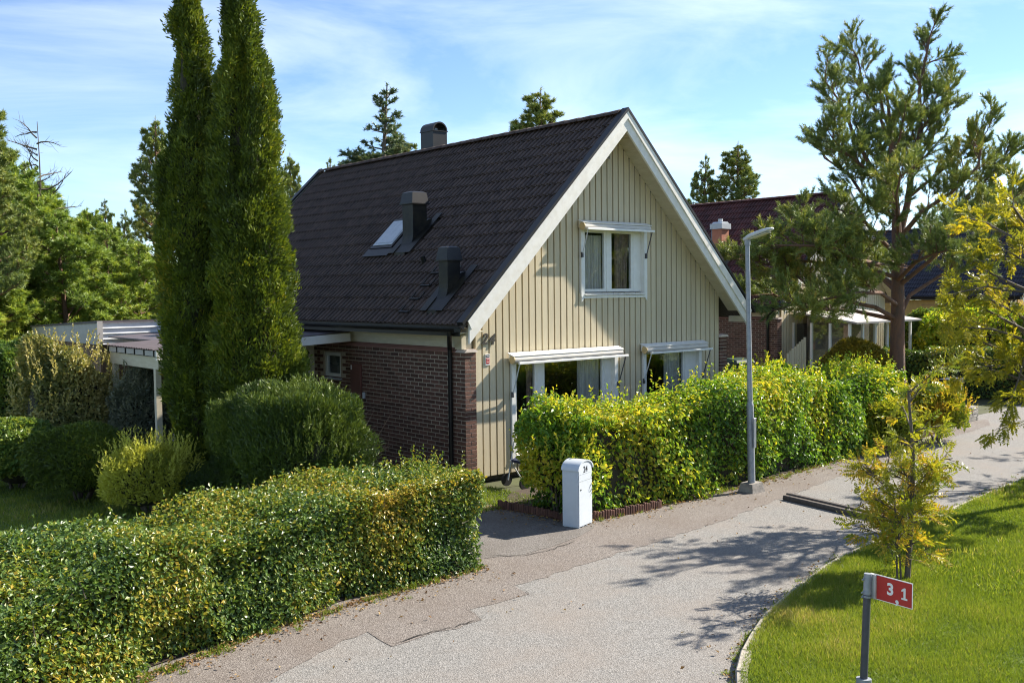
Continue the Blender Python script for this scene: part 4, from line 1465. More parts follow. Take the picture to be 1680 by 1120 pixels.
LF_GLOBE = leafmat('golden_thuja_spray', [(0.0, (0.084, 0.091, 0.014)), (0.5, (0.21, 0.175, 0.0196)), (1.0, (0.42, 0.294, 0.028))], rough=0.55, trans=0.25)
LF_YELLOW = leafmat('yellow_green_shoot', [(0.0, (0.1521, 0.2028, 0.0292)), (0.5, (0.4056, 0.4056, 0.0487)), (1.0, (0.62, 0.62, 0.1217))], rough=0.5, trans=0.35)
LF_BROWN = leafmat('bronzed_shrub_leaf', [(0.0, (0.098, 0.1331, 0.0454)), (0.45, (0.2203, 0.2261, 0.0707)), (0.8, (0.4653, 0.3861, 0.1264)), (1.0, (0.5704, 0.5323, 0.2528))], rough=0.4, trans=0.3)
LF_GREY = leafmat('grey_green_leaf', [(0.0, (0.063, 0.081, 0.054)), (0.5, (0.135, 0.153, 0.099)), (1.0, (0.252, 0.243, 0.153))], rough=0.5, trans=0.25)
LF_GREEN = leafmat('fresh_green_leaf', [(0.0, (0.0494, 0.0902, 0.0296)), (0.5, (0.1235, 0.2076, 0.0445)), (1.0, (0.2964, 0.3249, 0.0494))], rough=0.38, trans=0.35)
LF_ROWAN = leafmat('rowan_leaflet', [(0.0, (0.0725, 0.1232, 0.0174)), (0.4, (0.174, 0.2248, 0.0203)), (0.75, (0.377, 0.3625, 0.029)), (1.0, (0.58, 0.348, 0.0435))], rough=0.42, trans=0.4)
LF_ROWANY = leafmat('yellow_rowan_leaflet', [(0.0, (0.15, 0.175, 0.0175)), (0.4, (0.35, 0.325, 0.0225)), (0.8, (0.6, 0.45, 0.025)), (1.0, (0.62, 0.35, 0.0375))], rough=0.42, trans=0.45)
LF_PINE = leafmat('pine_needle', [(0.0, (0.0746, 0.1174, 0.0427)), (0.5, (0.1865, 0.2458, 0.0666)), (0.85, (0.3733, 0.391, 0.076)), (1.0, (0.577, 0.4191, 0.1189))], rough=0.5, trans=0.2)
LF_PINEG = leafmat('bright_pine_needle', [(0.0, (0.0987, 0.1583, 0.0383)), (0.5, (0.2467, 0.3413, 0.0595)), (0.85, (0.4605, 0.4915, 0.0637)), (1.0, (0.502, 0.4368, 0.1063))], rough=0.5, trans=0.25)
LF_SPRUCE = leafmat('spruce_needle', [(0.0, (0.0518, 0.0907, 0.057)), (0.6, (0.1296, 0.1866, 0.0933)), (1.0, (0.337, 0.2851, 0.1296))], rough=0.5, trans=0.2)
LF_GRASS = leafmat('grass_blade', [(0.0, (0.0893, 0.1463, 0.0172)), (0.5, (0.1784, 0.2456, 0.0257)), (0.85, (0.2855, 0.3135, 0.0501)), (1.0, (0.4281, 0.3448, 0.1573))], rough=0.5, trans=0.4)
LF_LITTER = leafmat('fallen_leaf', [(0.0, (0.11, 0.055, 0.025)), (0.5, (0.24, 0.13, 0.045)), (1.0, (0.40, 0.28, 0.09))], rough=0.7, trans=0.2)

# ---- hedges
hl_front = [(-13.2, -8.9), (-10.3, -6.9), (-8.9, -5.85), (-7.54, -4.98), (-6.4, -4.66), (-4.83, -4.40), (-3.0, -4.25)]
HLW = 0.70
def offset_path(pts, d):
    P = np.array(pts, float); o = []
    for i in range(len(P)):
        t = P[min(i + 1, len(P) - 1)] - P[max(i - 1, 0)]; t /= np.linalg.norm(t)
        o.append(P[i] + np.array([-t[1], t[0]]) * d)
    return [tuple(p) for p in o]
hedge('privet_hedge', 'clipped glossy green privet hedge in the left foreground beside the road', offset_path(hl_front, HLW)[1:], HLW, 1.14, 125000, 0.05, LF_PRIVET, 21, lump=0.09, shoots=220, rag=0.075, hvar=0.04, core_in=0.27, back=0.15, tone_noise=0.65, hollow=0.20, twigs=2600)
hr_front = [(-0.62, -3.32), (0.0, -3.42), (3.3, -3.42), (7.4, -3.10), (10.2, -2.75)]
hedge('broadleaf_hedge', 'loose yellow-green broadleaf hedge in front of the beige gable', offset_path(hr_front, 0.62), 0.62, 1.66, 52000, 0.082, LF_BEECH, 22, lump=0.16, hprof=((0, 0.94), (0.10, 0.86), (0.2, 0.89), (0.34, 1.03), (0.6, 1.02), (1.0, 0.96)), shoots=240, rag=0.10, hvar=0.06, core_in=0.24, back=0.7, droop=0.45, tone_noise=0.6)
shrub('hornbeam_bush', 'ragged yellow-green end bush of the broadleaf hedge behind the white mailbox', (-0.35, -2.75, 0), (0.62, 0.62, 0.86), 6500, 0.082, LF_BEECH, 62, lump=0.26, depth=0.2, shoots=90, shoot_len=0.35, col_mu=0.62, core=0.55)
fh = [dep(1452, 660, 32)[:2], dep(1560, 660, 31)[:2], dep(1800, 660, 29)[:2]]
hedge('clipped_hedge', 'far clipped dark green hedge behind the pine trunk', [tuple(p) for p in fh], 0.5, 1.5, 16000, 0.085, LF_PRIVET, 23, lump=0.05, rag=0.05, hvar=0.02, back=0.5)

# ---- columnar conifers
def columnar(label, px, t, top, half_px, n, seed, loff=0.0):
    rng = np.random.default_rng(seed)
    p = dep(px, 600, t)
    H = dep(px, top, t)[2]
    R0 = half_px * t / FPX
    root = thing('columnar_conifer', label, 'tree', (p[0], p[1], 0), group='tall columnar conifers')
    per = 13
    m = n // per; n = m * per
    uc = rng.random(m)
    zc_ = 0.15 + (H - 0.15) * (uc ** 1.05)
    ac = rng.uniform(0, 2 * math.pi, m)
    z = np.repeat(zc_, per) + rng.normal(0, 0.055, n)
    z = np.clip(z, 0.1, H)
    a = np.repeat(ac, per) + rng.normal(0, 0.055, n) / (0.25 + 0.75 * (1 - np.repeat(uc, per)))
    coff = np.repeat(rng.normal(0, 0.045, m), per)
    cdir = np.repeat(rng.normal(0, 0.38, (m, 3)), per, 0)
    ccol = np.repeat(rng.normal(0, 0.16, m), per)
    tz = z / H
    prof = R0 * np.clip(np.where(tz < 0.35, 0.80 + 0.20 * np.sin(np.clip(tz / 0.35, 0, 1) * math.pi / 2), np.cos(np.clip((tz - 0.35) / 0.65, 0, 1) * math.pi / 2) ** 0.66), 0.02, 1)
    f1, f2 = Fourier(rng, 1.7), Fourier(rng, 5.0)
    dirv = np.c_[np.cos(a), np.sin(a), np.zeros(n)]
    f3, f4 = Fourier(rng, 3.2), Fourier(rng, 7.5)
    Q = np.c_[dirv[:, :2] * 1.1, z * 0.55]
    S3 = np.c_[dirv[:, :2] * prof[:, None], z]
    # vertical flutes and ragged spray clumps
    r = prof * (1 + 0.20 * f1(Q)) + (0.10 * f3(S3) + 0.075 * f4(S3)) * (0.35 + 0.65 * prof / R0) - rng.exponential(0.03, n) + coff + 0.03 * np.tile(np.linspace(-1, 1, per), m)
    f5 = Fourier(rng, 3.0)
    r = r - 0.55 * np.clip(f5(np.c_[dirv[:, :2] * prof[:, None] * 1.6, z * 0.30]) - 0.42, 0, 0.4)
    P = dirv * np.clip(r, 0.01, None)[:, None]; P[:, 2] = z
    P[:, :2] += RT[:2] * (loff * t / FPX * tz)[:, None]
    D = nrm(dirv * 0.65 + np.array([0, 0, 0.8]) + cdir + rng.normal(0, 0.28, (n, 3)))
    N = nrm(np.cross(D, np.array([0, 0, 1.0])) + rng.normal(0, 0.8, (n, 3)))
    Ls = rng.uniform(0.045, 0.11, n)
    nc = Fourier(rng, 1.6)
    col = np.clip(0.46 + 0.14 * nc(P) + 0.12 * f4(S3) + ccol + rng.normal(0, 0.09, n), 0, 1)
    fo = leaf_obj('foliage', P, D, N, Ls, Ls * rng.uniform(0.2, 0.38, n), LF_THUJA, root, col, 0.1)
    tag(fo, kind='stuff')
    mb = MB()
    lx_, ly_ = RT[:2] * loff * t / FPX
    mb.tube([(0, 0, -0.05), (lx_ * 0.5, ly_ * 0.5, H * 0.5), (lx_, ly_, H * 0.95)], [0.16, 0.09, 0.02], 8)
    mb.build('trunk', M_BARK_G, root)
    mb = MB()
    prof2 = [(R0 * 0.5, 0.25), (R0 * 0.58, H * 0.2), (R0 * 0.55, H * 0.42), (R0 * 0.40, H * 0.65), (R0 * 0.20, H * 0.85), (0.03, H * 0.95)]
    mb.lathe(prof2, 14); mb.V = [(x + lx_ * z / H, y + ly_ * z / H, z) for x, y, z in mb.V]; mb.build('dark_inner_core', M_DARK_CORE, root)  # closed inner hull, shade between the sprays put into its colour
columnar('tall dark columnar thuja, left one of the pair, with its top out of the photo', 325, 17.3, -40, 47, 120000, 31, -4)
columnar('tall columnar thuja, right one of the pair, sunlit yellow-green along its right side', 424, 17.0, -36, 64, 150000, 32, -20)

# ---- garden shrubs on the left
shrub_at('yew_bush', 'big dark green yew bush with upright tips in front of the brick wall', 500, 15.4, 636, 92, 50000, 0.085, LF_YEW, 41, width=0.2, up=0.8, shoots=900, shoot_len=0.30, lump=0.24, boxy=0.5, depth=0.13, core=0.68)
shrub_at('yew_bush', 'smaller dark yew bush left of the bigger yew by the wall', 405, 15.9, 652, 66, 28000, 0.085, LF_YEW, 42, width=0.2, up=0.8, shoots=450, shoot_len=0.28, lump=0.24, boxy=0.5, depth=0.13, core=0.68)
shrub_at('conifer_bush', 'rounded dark green dwarf conifer at the left behind the privet hedge', 127, 16.6, 698, 80, 30000, 0.09, LF_THUJA, 43, width=0.22, up=-0.1, lump=0.10, boxy=0.0, col_mu=0.36, core=0.75)
shrub_at('golden_spirea', 'feathery yellow-green shrub catching the sun behind the privet hedge', 240, 15.6, 735, 74, 11000, 0.085, LF_YELLOW, 44, width=0.28, up=0.6, shoots=230, shoot_len=0.40, lump=0.16)
shrub_at('juniper_bush', 'low dark grey-green juniper between the yellow shrub and the yew', 338, 15.9, 765, 62, 12000, 0.075, LF_YEW, 45, width=0.2, up=0.3, lump=0.2, col_mu=0.55)
shrub_at('viburnum_bush', 'large bronze-leaved shrub in front of the garage', 108, 19.5, 556, 84, 24000, 0.085, LF_BROWN, 46, up=0.25, boxy=-0.25, shoots=140, shoot_len=0.45, lump=0.34, depth=0.18)
shrub_at('buddleia_bush', 'grey-green loose shrub in front of the carport', 228, 19.0, 600, 54, 15000, 0.085, LF_GREY, 47, width=0.38, up=0.4, shoots=90, shoot_len=0.3, lump=0.2)
shrub_at('laurel_bush', 'bright leafy shrub at the far left edge beside the bronze shrub', 20, 20.5, 540, 52, 14000, 0.09, LF_GREEN, 48, up=0.2, lump=0.15)
shrub_at('leafy_bush', 'low dark leafy bush at the left edge above the garden lawn', 20, 17.6, 690, 66, 18000, 0.09, LF_GREEN, 49, up=0.1, lump=0.18, col_mu=0.45)
shrub_at('spindle_bush', 'small light green upright shrub at the foot of the columnar conifers', 322, 17.6, 672, 30, 5200, 0.09, LF_GREEN, 50, up=0.6, lump=0.2, col_mu=0.6, shoots=30)

# ---- shrubs on the right
shrub_at('golden_thuja', 'rounded golden-tipped thuja globe beside the pine trunk', 1398, 25.5, 556, 58, 17000, 0.12, LF_GLOBE, 51, width=0.3, up=0.3, lump=0.08, depth=0.06)
shrub_at('dogwood_bush', 'yellow-green bush rising behind the broadleaf hedge beside the lamp post', 1268, 20.6, 592, 48, 7000, 0.095, LF_BEECH, 52, up=0.5, lump=0.2, shoots=40, shoot_len=0.3, col_mu=0.6)
shrub_at('mock_orange_bush', 'green leafy bush behind the broadleaf hedge below the golden thuja', 1340, 22.0, 622, 70, 9000, 0.10, LF_BEECH, 53, up=0.4, lump=0.2, shoots=40, shoot_len=0.3, col_mu=0.45)
shrub_at('mountain_ash_bush', 'orange-tinted bush at the far end of the broadleaf hedge', 1535, 21.8, 632, 52, 8000, 0.10, LF_ROWAN, 54, up=0.3, lump=0.22, shoots=90, shoot_len=0.4, col_mu=0.58, width=0.35, depth=0.2, core=0.5)
shrub_at('serviceberry_bush', 'yellow-green bush left of the orange-tinted bush at the road edge', 1450, 21.0, 655, 58, 9000, 0.10, LF_ROWAN, 55, up=0.3, lump=0.22, shoots=40, shoot_len=0.3, col_mu=0.45, width=0.4)
shrub_at('hazel_bush', 'tall yellow-green bush under the far blue-black roof', 1610, 36.0, 496, 92, 11000, 0.15, LF_BEECH, 56, up=0.3, lump=0.2, col_mu=0.62)
shrub_at('lilac_bush', 'green bush behind the far clipped hedge, right of the pine trunk', 1518, 38.0, 505, 50, 7000, 0.15, LF_GREEN, 57, up=0.3, lump=0.2, col_mu=0.6)
shrub_at('elder_bush', 'bright bush at the right edge behind the far clipped hedge', 1720, 34.0, 505, 80, 9000, 0.15, LF_BEECH, 58, up=0.3, lump=0.2, col_mu=0.5)

# pruned bare shrub by the brick wall
rb = np.random.default_rng(60)
pp = gz(606, 770)
pb = thing('pruned_shrub', 'cut-back bare shrub with pale stump against the brick wall', 'shrub', (-1.15, 1.35, 0))
mb = MB(); mb.tube([(0, 0, -0.02), (0.02, 0.03, 0.35), (0.0, 0.0, 0.62)], [0.07, 0.06, 0.05], 8); mb.build('stump', surf('pale_cut_wood', (0.42, 0.30, 0.20), 0.9), pb)
mb = MB()
for k in range(16):
    a = rb.uniform(0, 6.28); e = np.array([math.cos(a) * rb.uniform(0.2, 0.6), math.sin(a) * 0.4, rb.uniform(0.6, 1.35)])
    m_ = np.array([e[0] * 0.35, e[1] * 0.35, 0.35 + (e[2] - 0.35) * 0.5])
    mb.tube([(0, 0, 0.3), m_, e], [0.014, 0.009, 0.003], 4)
    for j in range(3):
        b_ = m_ + (e - m_) * rb.uniform(0.2, 0.9)
        mb.tube([b_, b_ + rb.normal(0, 0.12, 3) + np.array([0, 0, 0.08])], [0.006, 0.002], 3)
mb.build('twigs', surf('pale_brown_twig', (0.30, 0.20, 0.13), 0.9), pb)


# ---- trees with limbs
class Tree:
    def __init__(s, seed):
        s.rng = np.random.default_rng(seed)
        s.mb = MB()
        s.anch, s.adir = [], []

    def limb(s, pts, r0, r1, n=6):
        m = len(pts)
        s.mb.tube(pts, [r0 + (r1 - r0) * i / (m - 1) for i in range(m)], n, cap=False)

    def at(s, pts, t):
        pts = np.asarray(pts); seg = np.linalg.norm(np.diff(pts, axis=0), axis=1); c = np.r_[0, np.cumsum(seg)]
        q = t * c[-1]; i = min(len(seg) - 1, int(np.searchsorted(c, q, 'right') - 1))
        d = pts[i + 1] - pts[i]
        return pts[i] + d * (q - c[i]) / (seg[i] + 1e-9), d / (seg[i] + 1e-9)

    def grow(s, pts, length, nch, r, level, up=0.15, flat=0.5, t0=0.25, spread=(0.5, 1.1)):
        """children along a limb; the last level leaves twig anchors"""
        rng = s.rng
        for k in range(nch):
            t = t0 + (1 - t0) * (k + rng.random()) / nch
            p, d = s.at(pts, t)
            ang = rng.uniform(*spread)
            perp = np.cross(d, rng.normal(size=3)); perp[2] *= flat
            perp /= np.linalg.norm(perp) + 1e-9
            dr = d * math.cos(ang) + perp * math.sin(ang) + np.array([0, 0, up])
            dr /= np.linalg.norm(dr)
            ln = length * rng.uniform(0.6, 1.15) * (1 - 0.45 * t)
            q = [p]
            dd = dr.copy()
            for i in range(3):
                dd = dd + rng.normal(0, 0.16, 3) + np.array([0, 0, up * 0.6]); dd /= np.linalg.norm(dd)
                q.append(q[-1] + dd * ln / 3)
            s.limb(q, r, r * 0.3, 4 if level > 0 else 3)
            if level > 0:
                s.grow(q, length * 0.48, max(3, int(nch * 0.75)), r * 0.45, level - 1, up, flat, 0.2, spread)
            else:
                for tt in (0.55, 0.8, 1.0):
                    a, b = s.at(q, min(tt, 0.999)); s.anch.append(a); s.adir.append(b)
            if level > 0:
                a, b = s.at(q, 0.999); s.anch.append(a); s.adir.append(b)

    def tufts(s, per, ln, wid, mat, parent, name='needles', spreadv=0.9, colf=0.6, colmu=0.5, along=0.06):
        rng = s.rng
        A = np.repeat(np.array(s.anch), per, 0); Dr = np.repeat(np.array(s.adir), per, 0)
        n = len(A)
        P = A - Dr * rng.uniform(-along, along, (n, 1)) + rng.normal(0, 0.012, (n, 3))
        D = nrm(Dr * 0.7 + rnd_dirs(rng, n) * spreadv + np.array([0, 0, 0.15]))
        L_ = ln * rng.uniform(0.7, 1.2, n)
        V, F = needle_arrays(P, D, L_, np.full(n, wid), rng)
        nc = Fourier(rng, colf)
        base = colmu + 0.22 * nc(np.array(s.anch)) + rng.normal(0, 0.13, len(s.anch))
        col = np.clip(np.repeat(base, per) + rng.normal(0, 0.08, n), 0, 1)
        me = mesh_np(name, V, F, np.full(n, 3), mat, False, np.repeat(col, 3))
        return me


# big pine by the road, limbs set out as they stand
PB = gz(1472, 690)
PT = depth_of(PB)
tr = Tree(71)
proot = thing('pine_tree', 'large spreading Scots pine with a bare reddish trunk between the houses', 'tree', tuple(PB))
def L3(pts):
    """polyline given as direction from the camera and metres nearer or farther than the trunk"""
    return [dep(x, y, PT + d) - PB for x, y, d in pts]
trunk = L3([(1472, 700, 0), (1472, 600, 0), (1473, 500, 0.0), (1473, 420, 0.05), (1470, 350, 0.1), (1466, 290, 0.1), (1462, 230, 0.0), (1458, 180, -0.1), (1452, 130, -0.2)])
trunk[0][2] = -0.1
tr.mb.tube(trunk, [0.25, 0.19, 0.165, 0.145, 0.11, 0.085, 0.06, 0.04, 0.02], 12, cap=False)
limbs = [
    ([(1473, 400, 0), (1492, 330, 0.3), (1500, 270, 0.5), (1504, 210, 0.6), (1512, 150, 0.6), (1522, 95, 0.6), (1530, 60, 0.5)], 0.10),
    ([(1471, 335, 0), (1445, 300, -0.4), (1420, 265, -0.8), (1400, 220, -1.1), (1375, 170, -1.2), (1352, 130, -1.2)], 0.075),
    ([(1463, 240, 0), (1440, 195, 0.5), (1418, 150, 0.8), (1402, 100, 0.9), (1400, 75, 0.9)], 0.05),
    ([(1472, 360, 0), (1430, 330, 0.8), (1390, 290, 1.4), (1350, 255, 1.6), (1340, 235, 1.6)], 0.06),
    ([(1468, 310, 0), (1420, 275, -1.2), (1380, 240, -1.8), (1350, 215, -2.0)], 0.05),
    ([(1495, 320, 0.3), (1540, 285, 0.0), (1575, 255, -0.3), (1590, 235, -0.4)], 0.05),
    ([(1500, 270, 0.5), (1530, 220, 1.0), (1548, 170, 1.2), (1545, 120, 1.2)], 0.04),
    ([(1473, 395, 0), (1510, 355, -0.6), (1560, 315, -1.0), (1600, 280, -1.2), (1618, 215, -1.2)], 0.07),
    ([(1473, 430, 0), (1530, 375, 0.8), (1590, 320, 1.4), (1630, 285, 1.5), (1660, 245, 1.5)], 0.08),
    ([(1473, 470, 0), (1520, 424, -0.8), (1570, 380, -1.5), (1640, 335, -2.0), (1680, 305, -2.0)], 0.062),
    ([(1473, 525, 0), (1500, 490, 0.3), (1545, 458, 0.6), (1600, 430, 0.9), (1660, 395, 1.0), (1700, 360, 1.0)], 0.062),
    ([(1473, 525, 0), (1430, 508, -0.3), (1390, 492, -0.7), (1340, 470, -1.0), (1290, 440, -1.2), (1240, 430, -1.2)], 0.062),
    ([(1472, 470, 0), (1430, 440, 0.9), (1380, 415, 1.6), (1330, 380, 2.0), (1310, 352, 2.0)], 0.07),
    ([(1472, 440, 0), (1420, 425, -1.4), (1370, 410, -2.4), (1300, 400, -3.0), (1250, 398, -3.0)], 0.07),
    ([(1473, 525, 0), (1400, 515, 0.8), (1330, 505, 1.4), (1260, 490, 1.8), (1205, 480, 2.0)], 0.06),
    ([(1472, 455, 0), (1400, 440, -0.2), (1330, 432, -0.6), (1260, 425, -0.8), (1200, 428, -0.8)], 0.06),
    ([(1472, 500, 0), (1440, 480, -1.4), (1390, 480, -2.4), (1330, 495, -3.0), (1290, 500, -3.0)], 0.06),
    ([(1472, 420, 0), (1440, 385, -1.2), (1410, 355, -2.0), (1370, 335, -2.3)], 0.06),
    ([(1472, 460, 0), (1500, 430, -1.6), (1530, 415, -2.8), (1560, 410, -3.4)], 0.06),
    ([(1472, 480, 0), (1450, 450, 1.6), (1420, 420, 3.0), (1400, 400, 3.6)], 0.06),
    ([(1473, 380, 0), (1480, 345, -1.4), (1475, 310, -2.3), (1470, 285, -2.6)], 0.05),
    ([(1470, 330, 0), (1480, 290, 1.2), (1470, 240, 2.0)], 0.05),
    ([(1465, 270, 0), (1475, 225, -1.0), (1485, 180, -1.2)], 0.04),
    ([(1462, 230, 0), (1440, 170, -0.6), (1435, 140, -0.6)], 0.03),
]
for pts, r in limbs:
    q = np.array(L3(pts))
    q = q + np.vstack([np.zeros(3), tr.rng.normal(0, 0.07, (len(q) - 1, 3))])
    tr.limb(list(q), r, r * 0.22, 7)
    Lq = np.linalg.norm(np.diff(q, axis=0), axis=1).sum()
    tr.grow(q, min(0.30 * Lq + 0.25, 1.15), int(6 + Lq * 2.4), r * 0.24, 1, up=0.16, flat=0.5, t0=0.28)
tr.grow(trunk, 0.7, 9, 0.02, 1, up=0.2, t0=0.72)
tr.mb.build('trunk', M_BARK_PINE, proot, True)
me = tr.tufts(30, 0.105, 0.016, LF_PINE, proot, colmu=0.55, along=0.09, spreadv=0.7, colf=1.1)
tag(link('crown', me, proot), kind='stuff')
print('pine anchors', len(tr.anch))


def pine_mesh(seed, h, crown0, rmax, nl, top_r=0.25, per=9, ln=0.13, wid=0.022, mat=None, bark=None, droop=0.0, conic=0.0, up=0.15):
    t = Tree(seed)
    rng = t.rng
    lean = rng.normal(0, 0.03, 2)
    trunk = [np.array([lean[0] * z, lean[1] * z, z]) for z in np.linspace(-0.1, h, 9)]
    t.mb.tube(trunk, list(np.linspace(0.018 * h, 0.02, 9)), 7, cap=False)
    for k in range(nl):
        f = (k + rng.random()) / nl
        z = h * (crown0 + (0.97 - crown0) * f)
        a = k * 2.4 + rng.uniform(-0.5, 0.5)
        prof = (1 - f) ** (1.0 if conic else 0.55) if f > 0.12 or conic else 0.75
        ln_ = rmax * max(top_r * 0.5, prof) * rng.uniform(0.7, 1.1)
        rise = up + 0.5 * f - droop
        d = np.array([math.cos(a), math.sin(a), rise])
        q = [np.array([lean[0] * z, lean[1] * z, z])]
        for i in range(4):
            d = d + rng.normal(0, 0.12, 3) + np.array([0, 0, (0.10 if not droop else 0.05)])
            q.append(q[-1] + d / np.linalg.norm(d) * ln_ / 4)
        t.limb(q, 0.012 * h * (1 - 0.6 * f) * 0.5, 0.008, 4)
        t.grow(np.array(q), 0.36 * ln_ + 0.2, int(5 + ln_ * 2.2), 0.014, 1 if ln_ > 0.8 else 0, up=0.1, flat=0.45, t0=0.2)
    for z in np.linspace(0.9, 1.0, 5):
        t.anch.append(np.array([lean[0] * z * h, lean[1] * z * h, z * h])); t.adir.append(np.array([0, 0, 1.0]))
    tm = t.mb.mesh('trunk', bark or M_BARK_PINE, True)
    cm = t.tufts(per, ln, wid, mat or LF_PINEG, None, name='crown', colf=0.5, colmu=0.52)
    return tm, cm


def plant(meshes, name, label, loc, rz, sc, group=None, cat='tree'):
    o = thing(name, label, cat, loc, rz, group)
    o.scale = (sc, sc, sc) if not hasattr(sc, '__len__') else sc
    link('trunk', meshes[0], o)
    c = link('crown', meshes[1], o)
    tag(c, kind='stuff')
    return o


PM = [pine_mesh(80, 9.0, 0.10, 2.9, 46, ln=0.19, wid=0.034, per=16), pine_mesh(81, 10.0, 0.14, 3.1, 48, ln=0.19, wid=0.034, per=16), pine_mesh(82, 8.0, 0.06, 2.9, 44, ln=0.19, wid=0.034, per=16)]
PT_ = [pine_mesh(83, 15.0, 0.42, 2.9, 40, ln=0.2, wid=0.035, per=14, mat=LF_PINE, up=0.3), pine_mesh(84, 14.0, 0.35, 2.7, 40, ln=0.2, wid=0.035, per=14, mat=LF_PINE, up=0.2)]
SP = [pine_mesh(85, 14.0, 0.15, 3.6, 64, ln=0.16, wid=0.045, per=12, mat=LF_SPRUCE, droop=0.15, conic=1.0, bark=M_BARK_G)]
print('bg anchors', [len(m[1].vertices) // 3 for m in PM + PT_ + SP])


def tree_px(meshes, mh, name, label, px, top, t, rz, group=None, wid=None):
    p = dep(px, 560, t); top_z = dep(px, top, t)[2]
    s_ = top_z / mh
    return plant(meshes, name, label, (p[0], p[1], 0), rz, (s_ * (wid or 1), s_ * (wid or 1), s_), group)


# wood on the left, nearest row sunlit
rows = [
    (PM[1], 10.0, 12, 243, 31, 0.3, 1.15, 'bushy sunlit pine at the far left edge, tallest of the wood'),
    (PM[0], 9.0, 66, 318, 30, 1.4, 1.25, 'bushy sunlit pine second from the left edge'),
    (PM[2], 8.0, 120, 352, 29, 2.9, 1.25, 'bushy sunlit pine third from the left edge, above the garage'),
    (PM[1], 10.0, 176, 372, 33, 4.0, 1.2, 'broad pine left of the columnar conifers with orange inner twigs'),
    (PM[0], 9.0, 228, 400, 31, 5.2, 1.2, 'low bushy pine directly left of the columnar conifers'),
    (PM[2], 8.0, -40, 330, 27, 0.9, 1.3, 'pine cut off by the left edge of the photo'),
    (PM[2], 8.0, 95, 300, 38, 2.0, 1.1, 'pine in the second row of the wood under the dead branches'),
    (PM[0], 9.0, 160, 345, 40, 3.3, 1.1, 'dark pine in the second row of the wood'),
    (PM[1], 10.0, 40, 270, 40, 4.6, 1.0, 'pine in the second row near the left edge'),
    (PM[1], 10.0, 215, 395, 42, 5.9, 1.1, 'pine at the back of the wood behind the gap beside the conifers'),
    (PM[2], 8.0, 262, 420, 40, 0.2, 1.3, 'pine at the back of the wood partly behind the columnar conifers'),
    (PM[0], 9.0, 300, 430, 38, 1.7, 1.3, 'pine hidden mostly behind the columnar conifers'),
]
for m, mh, px, top, t, rz, wd, lab in rows:
    tree_px(m, mh, 'pine_tree', lab, px, top, t, rz, 'pines of the wood on the left', wd)
tree_px(PT_[0], 15.0, 'pine_tree', 'tall slim pine rising close left of the columnar conifers', 264, 200, 46, 1.0, 'pines of the wood on the left', 0.9)
tree_px(PT_[1], 14.0, 'pine_tree', 'tall pine whose branch tips enter at the upper left edge', -38, 140, 26, 2.2, 'pines of the wood on the left', 1.0)
for px, top, t, rz, lab in ((184, 330, 60, 0.4, 'small far pine tip on the skyline left of the conifers'), (205, 345, 58, 1.9, 'lower far pine tip on the skyline left of the conifers')):
    tree_px(PT_[1], 14.0, 'pine_tree', lab, px, top, t, rz, 'pines of the wood on the left', 0.7)
# trees behind the ridge
tree_px(SP[0], 14.0, 'spruce_tree', 'spruce with a pointed top behind the roof ridge, left of the black chimney', 612, 140, 44, 0.7, None, 1.5)
tree_px(PT_[1], 14.0, 'pine_tree', 'pale feathery conifer behind the roof beside the black chimney', 664, 208, 48, 0.2, None, 1.0)
tree_px(PT_[0], 15.0, 'pine_tree', 'pine top behind the roof ridge right of the black chimney', 868, 150, 50, 2.5, None, 1.25)
tree_px(PT_[1], 14.0, 'pine_tree', 'low pine crown just over the ridge right of the chimney', 905, 190, 52, 3.5, None, 0.8)
tree_px(PT_[0], 15.0, 'pine_tree', 'slim pine behind the left end of the roof', 484, 255, 45, 4.1, None, 0.7)
tree_px(PT_[1], 14.0, 'pine_tree', 'pine tips just above the left end of the ridge', 558, 262, 46, 5.1, None, 0.7)
tree_px(PT_[0], 15.0, 'pine_tree', 'round-headed pine above the red roof, right one of two', 1208, 240, 62, 0.5, 'two pines behind the red roof', 1.3)
tree_px(PT_[1], 14.0, 'pine_tree', 'narrow pine above the red roof, left one of two', 1148, 258, 62, 1.5, 'two pines behind the red roof', 0.8)
for px, top, t, rz, wd, lab in ((1640, 300, 60, 0.8, 1.2, 'pine behind the blue-black roof at the right'), (1700, 270, 58, 2.8, 1.2, 'pine at the right edge behind the blue-black roof'), (1560, 345, 70, 4.0, 1.1, 'distant pine left of the pine pair at the right edge')):
    tree_px(PM[1], 10.0, 'pine_tree', lab, px, top, t, rz, 'pines behind the far house', wd)
for x, y, rz, sc_, lab in ((19.5, -15.0, 0.4, 0.95, 'pine outside the photo to the right, mirrored in the upper window'), (24.5, -21.0, 1.6, 1.15, 'pine outside the photo, farther right, mirrored in the gable windows'), (16.5, -19.5, 2.8, 0.9, 'pine outside the photo, nearest of those mirrored in the gable windows')):
    plant(PM[0], 'pine_tree', lab, (x, y, 0.07), rz, sc_, 'pines outside the photo')
